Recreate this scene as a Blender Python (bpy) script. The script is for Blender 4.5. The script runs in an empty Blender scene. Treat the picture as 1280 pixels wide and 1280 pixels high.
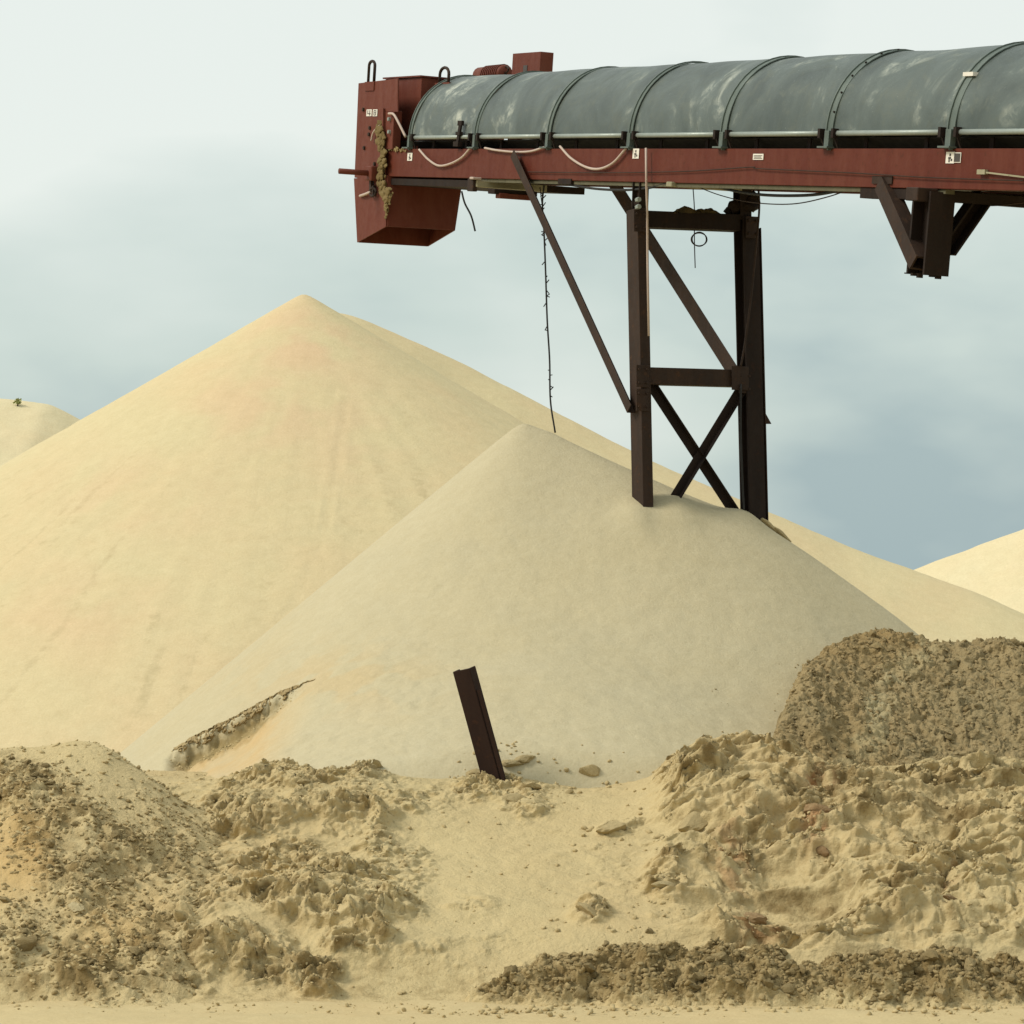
import bpy, bmesh, math, random
import numpy as np
from mathutils import Vector, Matrix

R = math.radians
random.seed(7)
rng = np.random.default_rng(11)
SC = bpy.context.scene
COL = SC.collection

# ------------------------------------------------------------------ camera
F, HOR, CH = 3400.0, 740.0, 2.55          # focal length (px of 1280), horizon row, eye height
PITCH = math.atan((HOR - 640) / F)
cam_d = bpy.data.cameras.new('camera')
cam_d.sensor_width = 36
cam_d.lens = F / 1280 * 36
cam_d.clip_end = 9000
cam = bpy.data.objects.new('camera', cam_d)
COL.objects.link(cam)
cam.location = (0, 0, CH)
cam.rotation_euler = (math.pi / 2 + PITCH, 0, 0)
SC.camera = cam

# ------------------------------------------------------------------ light
SUN_AZ = R(-104)       # direction to the sun, measured from +Y (view direction) to the right
SUN_EL = R(44)
world = bpy.data.worlds.new('World')
SC.world = world
world.use_nodes = True
nt = world.node_tree
nt.nodes.clear()
def wn(t, **k):
    n = nt.nodes.new(t)
    for a, b in k.items(): setattr(n, a, b)
    return n
out = wn('ShaderNodeOutputWorld')
bg = wn('ShaderNodeBackground')
bg.inputs[1].default_value = 0.105
sky = wn('ShaderNodeTexSky', sky_type='NISHITA', sun_disc=False)
sky.sun_elevation = SUN_EL
sky.sun_rotation = SUN_AZ
sky.air_density = 1.3
sky.dust_density = 3.0
tc = wn('ShaderNodeTexCoord')
mp = wn('ShaderNodeMapping')
mp.inputs['Location'].default_value = (1.37, 0.0, 0.54)
mp.inputs['Scale'].default_value = (4.2, 4.2, 9.5)
cl = wn('ShaderNodeTexNoise')
cl.inputs['Scale'].default_value = 1.0
cl.inputs['Detail'].default_value = 5
cl.inputs['Roughness'].default_value = 0.45
cl.inputs['Distortion'].default_value = 0.1
sep = wn('ShaderNodeSeparateXYZ')
ele = wn('ShaderNodeMapRange', interpolation_type='SMOOTHSTEP')
ele.inputs['From Min'].default_value = 0.0
ele.inputs['From Max'].default_value = 0.235
ele.inputs['To Min'].default_value = -0.16
ele.inputs['To Max'].default_value = 0.40
add = wn('ShaderNodeMath', operation='ADD')
ramp = wn('ShaderNodeValToRGB')
ramp.color_ramp.interpolation = 'LINEAR'
cr = ramp.color_ramp.elements
cr[0].position = 0.33; cr[0].color = (3.1, 3.95, 4.1, 1)
cr[1].position = 0.92; cr[1].color = (6.6, 7.0, 6.6, 1)
e = ramp.color_ramp.elements.new(0.55); e.color = (4.75, 5.5, 5.2, 1)
mixw = wn('ShaderNodeMix', data_type='RGBA')
mixw.inputs[0].default_value = 0.88
L = nt.links.new
L(tc.outputs['Generated'], mp.inputs[0]); L(mp.outputs[0], cl.inputs['Vector'])
L(tc.outputs['Generated'], sep.inputs[0]); L(sep.outputs['Z'], ele.inputs['Value'])
amp = wn('ShaderNodeMath', operation='MULTIPLY_ADD'); amp.inputs[1].default_value = 1.75; amp.inputs[2].default_value = -0.36
L(cl.outputs['Fac'], amp.inputs[0]); L(amp.outputs[0], add.inputs[0]); L(ele.outputs[0], add.inputs[1])
L(add.outputs[0], ramp.inputs[0])
L(sky.outputs[0], mixw.inputs[6]); L(ramp.outputs[0], mixw.inputs[7])
L(mixw.outputs[2], bg.inputs[0]); L(bg.outputs[0], out.inputs[0])

sun_d = bpy.data.lights.new('sun', 'SUN')
sun_d.energy = 2.1
sun_d.angle = R(18)
sun_d.color = (1.0, 0.93, 0.81)
sun = bpy.data.objects.new('sun', sun_d)
COL.objects.link(sun)
sdir = Vector((math.sin(SUN_AZ) * math.cos(SUN_EL), math.cos(SUN_AZ) * math.cos(SUN_EL), math.sin(SUN_EL)))
sun.rotation_euler = (-sdir).to_track_quat('-Z', 'Y').to_euler()
sun.location = (0, 0, 60)

vs = SC.view_settings
vs.view_transform = 'Standard'
vs.look = 'None'
vs.gamma = 1
vs.exposure = 0.34
vs.use_curve_mapping = False

# ------------------------------------------------------------------ measuring helpers
FW = Vector((0, math.cos(PITCH), math.sin(PITCH)))
UP = Vector((0, -math.sin(PITCH), math.cos(PITCH)))
EYE = Vector((0, 0, CH))
def ray(px, py):
    return FW + Vector((1, 0, 0)) * ((px - 640) / F) + UP * ((640 - py) / F)
def at(px, py, Y):
    d = ray(px, py)
    return EYE + d * (Y / d.y)
def pix(x, y, z):                                   # world arrays to photograph pixels
    zz = z - CH
    dep = y * FW.y + zz * FW.z
    return 640 + F * x / dep, 640 - F * (y * UP.y + zz * UP.z) / dep

# ------------------------------------------------------------------ noise
def _hash(ix, iy, s):
    ix = ix.astype(np.int64); iy = iy.astype(np.int64)
    h = (ix * 374761393 + iy * 668265263 + s * 1442695041) & 0x7fffffff
    h = ((h ^ (h >> 13)) * 1274126177) & 0x7fffffff
    h = ((h ^ (h >> 16)) * 2246822519) & 0x7fffffff
    return (h ^ (h >> 15)) / float(0x7fffffff)
def perlin(x, y, s=0):
    x0 = np.floor(x); y0 = np.floor(y)
    fx = x - x0; fy = y - y0
    u = fx * fx * fx * (fx * (fx * 6 - 15) + 10); v = fy * fy * fy * (fy * (fy * 6 - 15) + 10)
    def g(a, b):
        t = _hash(x0 + a, y0 + b, s) * 6.2831853
        return np.cos(t) * (fx - a) + np.sin(t) * (fy - b)
    a = g(0, 0) * (1 - u) + g(1, 0) * u
    b = g(0, 1) * (1 - u) + g(1, 1) * u
    return (a * (1 - v) + b * v) * 1.5
def fbm(x, y, s=0, o=4, r=0.5):
    t = 0; a = 1.0; n = 0
    for i in range(o):
        t = t + a * perlin(x * 2 ** i + 13.7 * i, y * 2 ** i - 7.1 * i, s + i); n += a; a *= r
    return t / n
def domes(x, y, s=0, fill=0.75, pw=0.5):            # packed rounded lumps, 0..~0.5 of a cell
    x0 = np.floor(x); y0 = np.floor(y); best = np.zeros_like(x)
    for a in (-1, 0, 1):
        for b in (-1, 0, 1):
            cx = x0 + a; cy = y0 + b
            jx = cx + 0.15 + 0.7 * _hash(cx, cy, s); jy = cy + 0.15 + 0.7 * _hash(cx, cy, s + 91)
            rr = 0.18 + 0.44 * _hash(cx, cy, s + 37) ** 1.4
            keep = _hash(cx, cy, s + 53) < fill
            el = 0.7 + 0.6 * _hash(cx, cy, s + 71)
            d2 = ((x - jx) ** 2 * el + (y - jy) ** 2 / el) / rr ** 2
            h = np.where(keep, rr * np.clip(1 - d2, 0, 1) ** pw, 0)
            best = np.maximum(best, h)
    return best
def sstep(a, b, t):
    t = np.clip((t - a) / (b - a), 0, 1)
    return t * t * (3 - 2 * t)

# ------------------------------------------------------------------ materials
MATS = {}
def new_mat(name):
    m = bpy.data.materials.new(name)
    m.use_nodes = True
    t = m.node_tree
    b = t.nodes['Principled BSDF']
    MATS[name] = m
    return m, t, b
def nd(t, typ, **k):
    n = t.nodes.new(typ)
    for a, v in k.items(): setattr(n, a, v)
    return n
def noise(t, vec, scale, detail=4, rough=0.55, dist=0.0):
    n = nd(t, 'ShaderNodeTexNoise')
    n.inputs['Scale'].default_value = scale
    n.inputs['Detail'].default_value = detail
    n.inputs['Roughness'].default_value = rough
    n.inputs['Distortion'].default_value = dist
    t.links.new(vec, n.inputs['Vector'])
    return n.outputs['Fac']
def rng_map(t, v, a, b, c=0.0, d=1.0):
    n = nd(t, 'ShaderNodeMapRange')
    for i, q in zip(('From Min', 'From Max', 'To Min', 'To Max'), (a, b, c, d)): n.inputs[i].default_value = q
    t.links.new(v, n.inputs['Value'])
    return n.outputs[0]
def mixc(t, fac, a, b, mode='MIX'):
    n = nd(t, 'ShaderNodeMix', data_type='RGBA', blend_type=mode)
    for i, q in ((0, fac), (6, a), (7, b)):
        if isinstance(q, (int, float)): n.inputs[i].default_value = q
        elif isinstance(q, tuple): n.inputs[i].default_value = (*q, 1) if len(q) == 3 else q
        else: t.links.new(q, n.inputs[i])
    return n.outputs[2]
def mth(t, op, a, b=None):
    n = nd(t, 'ShaderNodeMath', operation=op)
    for i, q in enumerate((a, b)):
        if q is None: continue
        if isinstance(q, (int, float)): n.inputs[i].default_value = q
        else: t.links.new(q, n.inputs[i])
    return n.outputs[0]
def bump(t, b, h, strength, dist):
    n = nd(t, 'ShaderNodeBump')
    n.inputs['Strength'].default_value = strength
    n.inputs['Distance'].default_value = dist
    t.links.new(h, n.inputs['Height'])
    t.links.new(n.outputs[0], b.inputs['Normal'])

def sand_mat(name, pale, warm, grey, soil=None, orange=None, grain=0.012, gs=1.0, crumb=0.0):
    m, t, b = new_mat(name)
    geo = nd(t, 'ShaderNodeNewGeometry').outputs['Position']
    n1 = noise(t, geo, 0.28, 5, 0.6, 0.6)
    n2 = noise(t, geo, 1.3, 5, 0.6)
    n3 = noise(t, geo, 55 * gs, 3, 0.7)
    n4 = noise(t, geo, 9 * gs, 6, 0.65)
    c = mixc(t, rng_map(t, n1, 0.38, 0.66), pale, warm)
    c = mixc(t, rng_map(t, n2, 0.45, 0.75, 0, 0.6), c, grey)
    if soil:
        at_ = nd(t, 'ShaderNodeAttribute', attribute_name='soil')
        sp = nd(t, 'ShaderNodeSeparateColor')
        t.links.new(at_.outputs['Color'], sp.inputs[0])
        k = mth(t, 'ADD', sp.outputs[0], rng_map(t, n4, 0.3, 0.7, -0.28, 0.28))
        c = mixc(t, rng_map(t, k, 0.25, 0.85), c, soil)
        c = mixc(t, sp.outputs[1], c, orange)
        c = mixc(t, sp.outputs[2], c, (0.30, 0.125, 0.05))
    c = mixc(t, rng_map(t, n4, 0.3, 0.75, 0.0, 0.30), c, mixc(t, 1.0, c, (0.74, 0.70, 0.62), 'MULTIPLY'))
    c = mixc(t, rng_map(t, n3, 0.35, 0.75, 0, 0.30), c, mixc(t, 1.0, c, (0.66, 0.62, 0.55), 'MULTIPLY'))
    t.links.new(c, b.inputs['Base Color'])
    b.inputs['Roughness'].default_value = 0.95
    b.inputs['Specular IOR Level'].default_value = 0.12
    h = mth(t, 'ADD', mth(t, 'MULTIPLY', n3, 0.35), n4)
    if crumb:
        v = nd(t, 'ShaderNodeTexVoronoi')
        v.inputs['Scale'].default_value = 26
        t.links.new(geo, v.inputs['Vector'])
        h = mth(t, 'ADD', h, mth(t, 'MULTIPLY', mth(t, 'SUBTRACT', 1.0, v.outputs['Distance']), crumb))
    bump(t, b, h, 1.0, grain)
    return m

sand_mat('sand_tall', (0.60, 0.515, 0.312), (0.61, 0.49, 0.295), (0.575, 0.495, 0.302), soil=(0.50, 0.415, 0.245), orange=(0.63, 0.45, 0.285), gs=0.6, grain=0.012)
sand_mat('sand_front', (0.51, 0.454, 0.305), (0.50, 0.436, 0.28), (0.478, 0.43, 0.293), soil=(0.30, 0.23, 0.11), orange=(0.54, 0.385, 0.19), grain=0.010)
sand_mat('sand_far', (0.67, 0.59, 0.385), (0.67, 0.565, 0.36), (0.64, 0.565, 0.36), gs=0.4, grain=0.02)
sand_mat('sand_bank', (0.545, 0.445, 0.245), (0.52, 0.405, 0.215), (0.49, 0.405, 0.225), soil=(0.25, 0.182, 0.083), orange=(0.52, 0.36, 0.16), grain=0.026, crumb=0.06)
sand_mat('soil_brown', (0.35, 0.275, 0.148), (0.315, 0.235, 0.118), (0.285, 0.235, 0.13), soil=(0.43, 0.37, 0.215), orange=(0.33, 0.215, 0.08), grain=0.03, crumb=0.45)
sand_mat('sand_ground', (0.545, 0.445, 0.25), (0.53, 0.415, 0.225), (0.50, 0.42, 0.24), grain=0.008)
def clod_mat(name, a, b2):
    m, t, b = new_mat(name)
    tcn = nd(t, 'ShaderNodeTexCoord').outputs['Object']
    oi = nd(t, 'ShaderNodeObjectInfo').outputs['Random']
    n1 = noise(t, tcn, 3.0, 6, 0.65); n2 = noise(t, tcn, 16, 4, 0.7)
    c = mixc(t, rng_map(t, mth(t, 'ADD', n1, mth(t, 'MULTIPLY', oi, 0.4)), 0.45, 0.95), a, b2)
    c = mixc(t, rng_map(t, n2, 0.4, 0.75, 0, 0.4), c, mixc(t, 1.0, c, (0.6, 0.58, 0.5), 'MULTIPLY'))
    t.links.new(c, b.inputs['Base Color'])
    b.inputs['Roughness'].default_value = 0.97
    b.inputs['Specular IOR Level'].default_value = 0.1
    bump(t, b, mth(t, 'ADD', n1, mth(t, 'MULTIPLY', n2, 0.5)), 0.9, 0.02)
clod_mat('clod_tan', (0.51, 0.41, 0.225), (0.40, 0.31, 0.16))
clod_mat('clod_dark', (0.375, 0.29, 0.15), (0.26, 0.195, 0.095))
clod_mat('clod_red', (0.37, 0.265, 0.145), (0.27, 0.17, 0.085))
clod_mat('clod_lip', (0.40, 0.31, 0.165), (0.27, 0.20, 0.10))
clod_mat('clod_pale', (0.58, 0.48, 0.28), (0.50, 0.40, 0.22))
clod_mat('clod_cake', (0.24, 0.18, 0.085), (0.15, 0.11, 0.05))

def paint_mat(name, base, worn, rust, rough=0.5, metal=0.0, wear=0.6, spec=0.4, streak=True):
    m, t, b = new_mat(name)
    o = nd(t, 'ShaderNodeTexCoord').outputs['Object']
    mp = nd(t, 'ShaderNodeMapping')
    mp.inputs['Scale'].default_value = (3.5, 3.5, 0.8) if streak else (1, 1, 1)
    t.links.new(o, mp.inputs[0])
    n1 = noise(t, mp.outputs[0], 2.2, 7, 0.65, 0.4)
    n2 = noise(t, o, 14, 6, 0.7)
    n3 = noise(t, o, 70, 3, 0.6)
    c = mixc(t, rng_map(t, n1, 0.4, 0.72, 0, 0.85), base, worn)
    c = mixc(t, rng_map(t, n2, 0.56, 0.72, 0, wear), c, rust)
    c = mixc(t, rng_map(t, n3, 0.62, 0.75, 0, 0.35), c, worn)
    t.links.new(c, b.inputs['Base Color'])
    b.inputs['Metallic'].default_value = metal
    b.inputs['Specular IOR Level'].default_value = spec
    t.links.new(rng_map(t, n2, 0.3, 0.7, rough - 0.08, rough + 0.14), b.inputs['Roughness'])
    bump(t, b, mth(t, 'ADD', n2, mth(t, 'MULTIPLY', n3, 0.4)), 0.25, 0.004)
    return m
paint_mat('red_paint', (0.094, 0.018, 0.0085), (0.122, 0.033, 0.018), (0.055, 0.020, 0.011), rough=0.6, wear=0.75, spec=0.2)
paint_mat('red_dull', (0.115, 0.028, 0.016), (0.145, 0.046, 0.029), (0.085, 0.026, 0.015), rough=0.62, wear=0.5, spec=0.2)
paint_mat('dark_steel', (0.026, 0.015, 0.010), (0.045, 0.025, 0.016), (0.09, 0.042, 0.019), rough=0.7, wear=0.6, spec=0.25)
paint_mat('black_steel', (0.015, 0.0095, 0.0075), (0.025, 0.0155, 0.011), (0.045, 0.022, 0.014), rough=0.75, wear=0.5, spec=0.2)
paint_mat('post_steel', (0.022, 0.011, 0.008), (0.034, 0.018, 0.012), (0.055, 0.024, 0.012), rough=0.75, wear=0.7, spec=0.15)
paint_mat('rib_grey', (0.095, 0.122, 0.108), (0.15, 0.18, 0.16), (0.07, 0.08, 0.07), rough=0.55, metal=0.3, wear=0.5)
paint_mat('pipe_grey', (0.27, 0.31, 0.285), (0.33, 0.36, 0.33), (0.18, 0.20, 0.18), rough=0.45, metal=0.3, wear=0.5)
paint_mat('guard_pale', (0.25, 0.235, 0.15), (0.33, 0.30, 0.20), (0.15, 0.14, 0.06), rough=0.7, wear=0.9, streak=False)
paint_mat('guard_dark', (0.085, 0.08, 0.045), (0.12, 0.11, 0.065), (0.05, 0.045, 0.025), rough=0.75, wear=0.8)
paint_mat('rubber', (0.012, 0.012, 0.012), (0.02, 0.02, 0.02), (0.03, 0.027, 0.02), rough=0.7, wear=0.3)
paint_mat('hose_pale', (0.42, 0.33, 0.28), (0.48, 0.39, 0.33), (0.40, 0.30, 0.24), rough=0.6, wear=0.4)
paint_mat('sticker_white', (0.72, 0.69, 0.62), (0.66, 0.62, 0.54), (0.5, 0.46, 0.4), rough=0.5, wear=0.3)
paint_mat('sticker_ink', (0.05, 0.04, 0.035), (0.06, 0.05, 0.04), (0.08, 0.06, 0.05), rough=0.5, wear=0.3)
paint_mat('leaf', (0.26, 0.28, 0.07), (0.30, 0.31, 0.09), (0.10, 0.12, 0.02), rough=0.6, wear=0.4)
# galvanised hood: dull zinc with pale dusty patches
m, t, b = new_mat('hood_zinc')
o = nd(t, 'ShaderNodeTexCoord').outputs['Object']
oi = nd(t, 'ShaderNodeObjectInfo').outputs['Random']
offs = nd(t, 'ShaderNodeVectorMath', operation='ADD')
sc_ = nd(t, 'ShaderNodeCombineXYZ')
for i in range(3): t.links.new(mth(t, 'MULTIPLY', oi, 9.0), sc_.inputs[i])
t.links.new(o, offs.inputs[0]); t.links.new(sc_.outputs[0], offs.inputs[1])
pv = offs.outputs[0]
n1 = noise(t, pv, 1.1, 7, 0.6, 1.2); n2 = noise(t, pv, 6, 7, 0.68, 0.6); n3 = noise(t, pv, 38, 4, 0.7)
c = mixc(t, rng_map(t, n1, 0.36, 0.66), (0.050, 0.066, 0.058), (0.105, 0.130, 0.116))
c = mixc(t, rng_map(t, n2, 0.52, 0.72, 0, 0.7), c, (0.105, 0.12, 0.095))
dust = mth(t, 'MULTIPLY', rng_map(t, n1, 0.54, 0.70), rng_map(t, n2, 0.44, 0.62))
c = mixc(t, mth(t, 'MULTIPLY', dust, 0.75), c, (0.50, 0.52, 0.44))
c = mixc(t, rng_map(t, n3, 0.66, 0.76, 0, 0.5), c, (0.42, 0.45, 0.40))
t.links.new(c, b.inputs['Base Color'])
t.links.new(rng_map(t, dust, 0, 1, 0.25, 0.0), b.inputs['Metallic'])
t.links.new(rng_map(t, n2, 0.3, 0.7, 0.36, 0.55), b.inputs['Roughness'])
b.inputs['Specular IOR Level'].default_value = 0.6
bump(t, b, mth(t, 'ADD', n1, mth(t, 'MULTIPLY', n2, 0.12)), 0.6, 0.016)

# ------------------------------------------------------------------ mesh helpers
def link(name, me, mat, parent=None, smooth=False):
    o = bpy.data.objects.new(name, me)
    COL.objects.link(o)
    if mat: me.materials.append(MATS[mat])
    if parent: o.parent = parent
    if smooth: me.polygons.foreach_set('use_smooth', [True] * len(me.polygons))
    return o
def tag(o, label, cat, group=None):
    o['label'] = label; o['category'] = cat
    if group: o['group'] = group
    return o
def empty(name, label, cat, mw):
    o = bpy.data.objects.new(name, None)
    COL.objects.link(o)
    o.empty_display_size = 0.3
    o.matrix_world = mw
    return tag(o, label, cat)
def pydata(name, v, f, mat, parent=None, smooth=False):
    me = bpy.data.meshes.new(name)
    me.from_pydata([tuple(p) for p in v], [], f)
    me.update()
    return link(name, me, mat, parent, smooth)
class MB:
    """collects solids into one mesh"""
    def __init__(s): s.v = []; s.f = []
    def add(s, v, f):
        n = len(s.v); s.v += [tuple(p) for p in v]; s.f += [tuple(i + n for i in q) for q in f]; return s
    def box(s, a, b):
        x0, y0, z0 = a; x1, y1, z1 = b
        return s.add([(x0,y0,z0),(x1,y0,z0),(x1,y1,z0),(x0,y1,z0),(x0,y0,z1),(x1,y0,z1),(x1,y1,z1),(x0,y1,z1)],
              [(0,3,2,1),(4,5,6,7),(0,1,5,4),(1,2,6,5),(2,3,7,6),(3,0,4,7)])
    def prism(s, poly, a, b, axes):
        """poly of 2-D points extruded a..b ; axes(p, q, t) -> point"""
        n = len(poly)
        v = [axes(p, q, a) for p, q in poly] + [axes(p, q, b) for p, q in poly]
        f = [tuple(range(n - 1, -1, -1)), tuple(range(n, 2 * n))] + [(i, (i + 1) % n, n + (i + 1) % n, n + i) for i in range(n)]
        return s.add(v, f)
    def bar(s, p, q, side, w, h, prof='box', th=0.014):
        """bar from p to q; width w along side, depth h along the third direction"""
        p = Vector(p); q = Vector(q); ax = (q - p).normalized()
        sd = Vector(side); sd = (sd - ax * sd.dot(ax)).normalized(); td = ax.cross(sd).normalized()
        W, H = w / 2, h / 2
        if prof == 'box': poly = [(-W,-H),(W,-H),(W,H),(-W,H)]
        elif prof == 'I': poly = [(-W,-H),(W,-H),(W,-H+th),(th/2,-H+th),(th/2,H-th),(W,H-th),(W,H),(-W,H),(-W,H-th),(-th/2,H-th),(-th/2,-H+th),(-W,-H+th)]
        elif prof == 'C': poly = [(-W,-H),(W,-H),(W,-H+th),(-W+th,-H+th),(-W+th,H-th),(W,H-th),(W,H),(-W,H)]
        elif prof == 'L': poly = [(-W,-H),(W,-H),(W,-H+th),(-W+th,-H+th),(-W+th,H),(-W,H)]
        n = len(poly)
        v = [p + sd * a + td * b for a, b in poly] + [q + sd * a + td * b for a, b in poly]
        f = [tuple(range(n - 1, -1, -1)), tuple(range(n, 2 * n))] + [(i, (i + 1) % n, n + (i + 1) % n, n + i) for i in range(n)]
        return s.add(v, f)
    def tube(s, pts, r, seg=8, caps=True):
        pts = [Vector(p) for p in pts]; n0 = len(s.v); prev = None
        for i, p in enumerate(pts):
            a = pts[min(i + 1, len(pts) - 1)] - pts[max(i - 1, 0)]
            a.normalize()
            if prev is None:
                prev = a.orthogonal().normalized()
            prev = (prev - a * prev.dot(a)).normalized()
            bb = a.cross(prev)
            rr = r[i] if isinstance(r, (list, tuple)) else r
            for k in range(seg):
                an = 2 * math.pi * k / seg
                s.v.append(tuple(p + prev * (rr * math.cos(an)) + bb * (rr * math.sin(an))))
        for i in range(len(pts) - 1):
            for k in range(seg):
                a = n0 + i * seg + k; b = n0 + i * seg + (k + 1) % seg
                s.f.append((a, b, b + seg, a + seg))
        if caps:
            s.f.append(tuple(n0 + k for k in range(seg - 1, -1, -1)))
            e = n0 + (len(pts) - 1) * seg
            s.f.append(tuple(e + k for k in range(seg)))
        return s
    def build(s, name, mat, parent=None, smooth=False, bevel=0.0):
        me = bpy.data.meshes.new(name)
        me.from_pydata(s.v, [], s.f)
        bm = bmesh.new(); bm.from_mesh(me)
        bmesh.ops.recalc_face_normals(bm, faces=bm.faces)
        bm.to_mesh(me); bm.free(); me.update()
        o = link(name, me, mat, parent, smooth)
        if bevel:
            md = o.modifiers.new('bevel', 'BEVEL'); md.width = bevel; md.segments = 1; md.limit_method = 'ANGLE'
        return o
def curve_pts(P, n=8):
    P = [Vector(p) for p in P]
    Q = [P[0] * 2 - P[1]] + P + [P[-1] * 2 - P[-2]]
    o = []
    for i in range(1, len(Q) - 2):
        a, b, c, d = Q[i - 1], Q[i], Q[i + 1], Q[i + 2]
        for k in range(n):
            t = k / n
            o.append(0.5 * (2 * b + (c - a) * t + (2 * a - 5 * b + 4 * c - d) * t * t + (3 * b - a - 3 * c + d) * t ** 3))
    o.append(P[-1])
    return o

# ------------------------------------------------------------------ terrain helpers
def grid(name, xs, ys, Z, mat, soil=None, DX=None, DY=None):
    nx, ny = len(xs), len(ys)
    X, Y = np.meshgrid(xs, ys)
    if DX is not None: X = X + DX
    if DY is not None: Y = Y + DY
    co = np.stack([X, Y, Z], -1).reshape(-1, 3).astype(np.float32)
    i = np.arange(nx * ny).reshape(ny, nx)
    q = np.stack([i[:-1, :-1], i[:-1, 1:], i[1:, 1:], i[1:, :-1]], -1).reshape(-1, 4)
    me = bpy.data.meshes.new(name)
    me.vertices.add(len(co)); me.vertices.foreach_set('co', co.ravel())
    me.loops.add(q.size); me.loops.foreach_set('vertex_index', q.ravel().astype(np.int32))
    me.polygons.add(len(q))
    me.polygons.foreach_set('loop_start', np.arange(0, q.size, 4, dtype=np.int32))
    me.polygons.foreach_set('loop_total', np.full(len(q), 4, dtype=np.int32))
    me.polygons.foreach_set('use_smooth', np.ones(len(q), dtype=bool))
    me.update(calc_edges=True)
    if soil is not None:
        a = me.attributes.new('soil', 'FLOAT_COLOR', 'POINT')
        s = np.ones((nx * ny, 4), dtype=np.float32); s[:, :3] = np.clip(soil.reshape(-1, 3), 0, 1)
        a.data.foreach_set('color', s.ravel())
    o = link(name, me, mat)
    return o
def crest(pts, xs, sm=0.0):
    """crest line given as (px, py, depth) -> depth and height of the crest at every x"""
    w = [at(*p) for p in pts]
    x = np.array([p.x for p in w]); y = np.array([p.y for p in w]); z = np.array([p.z for p in w])
    yc = np.interp(xs, x, y); zc = np.interp(xs, x, z)
    l = xs < x[0]; r = xs > x[-1]
    zc[l] = z[0] + (xs[l] - x[0]) * (z[1] - z[0]) / (x[1] - x[0])
    zc[r] = z[-1] + (xs[r] - x[-1]) * (z[-1] - z[-2]) / (x[-1] - x[-2])
    if sm > 0:
        k = max(1, int(sm / (xs[1] - xs[0])))
        ker = np.hanning(2 * k + 3); ker /= ker.sum()
        pad = lambda a: np.pad(a, k + 1, mode='reflect', reflect_type='odd')
        yc = np.convolve(pad(yc), ker, 'valid'); zc = np.convolve(pad(zc), ker, 'valid')
    return yc, zc
def fall(d, slope, r):
    return slope * (np.sqrt(d * d + r * r) - r)
def blobs(PX, PY, lst):
    """sum of soft blobs measured on the photograph (px, py, rx, ry, weight)"""
    m = np.zeros_like(PX)
    for cx, cy, rx, ry, w in lst:
        d = ((PX - cx) / rx) ** 2 + ((PY - cy) / ry) ** 2
        m = np.maximum(m, w * np.exp(-d ** 1.5))
    return m
def seg_dist(PX, PY, pts):
    d = np.full(PX.shape, 1e9); tt = np.zeros_like(PX)
    for (a, b), (c, e) in zip(pts[:-1], pts[1:]):
        ux, uy = c - a, e - b; L2 = ux * ux + uy * uy
        t = np.clip(((PX - a) * ux + (PY - b) * uy) / L2, 0, 1)
        dd = np.hypot(PX - a - t * ux, PY - b - t * uy)
        d = np.minimum(d, dd)
    return d
SURF = []      # (xs, ys, Z) of the nearer terrain, for setting things down on it
def height(x, y, surf=None):
    x = np.asarray(x, float); y = np.asarray(y, float)
    best = np.zeros(np.broadcast(x, y).shape)
    for xs, ys, Z in (surf or SURF):
        fx = (x - xs[0]) / (xs[1] - xs[0]); fy = (y - ys[0]) / (ys[1] - ys[0])
        ok = (fx >= 0) & (fx < len(xs) - 1) & (fy >= 0) & (fy < len(ys) - 1)
        ix = np.clip(fx.astype(int), 0, len(xs) - 2); iy = np.clip(fy.astype(int), 0, len(ys) - 2)
        ax = np.clip(fx - ix, 0, 1); ay = np.clip(fy - iy, 0, 1)
        z = (Z[iy, ix] * (1 - ax) + Z[iy, ix + 1] * ax) * (1 - ay) + (Z[iy + 1, ix] * (1 - ax) + Z[iy + 1, ix + 1] * ax) * ay
        best = np.where(ok, np.maximum(best, z), best)
    return best
def on_ground(px, py, y0=15.4, y1=30.0):
    """where the sight line of a photograph pixel meets the terrain"""
    ys = np.arange(y0, y1, 0.008)
    d = ray(px, py)
    x = d.x / d.y * ys; z = CH + d.z / d.y * ys
    h = height(x, ys)
    k = np.argmax(h >= z) if (h >= z).any() else len(ys) - 1
    return Vector((x[k], ys[k], h[k]))

# ================================================================== SETTING
# ---- ground: one sheet out to the horizon, finer where it is near
gx = np.concatenate([-np.geomspace(4000, 8, 26), np.linspace(-6, 6, 241), np.geomspace(8, 4000, 26)])
gy = np.concatenate([-np.geomspace(4000, 6, 20), np.linspace(0, 14, 15), np.linspace(14.5, 18, 141), np.geomspace(18.5, 6000, 40)])
GX, GY = np.meshgrid(gx, gy)
near_w = sstep(11, 14.5, GY) * (1 - sstep(18, 24, GY)) * (1 - sstep(5, 8, np.abs(GX)))
GZ = near_w * (0.035 * fbm(GX * 0.9, GY * 2.0, 3) + 0.004 * fbm(GX * 6, GY * 9, 5))
g = grid('ground', gx, gy, GZ, 'sand_ground'); g['kind'] = 'structure'

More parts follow.
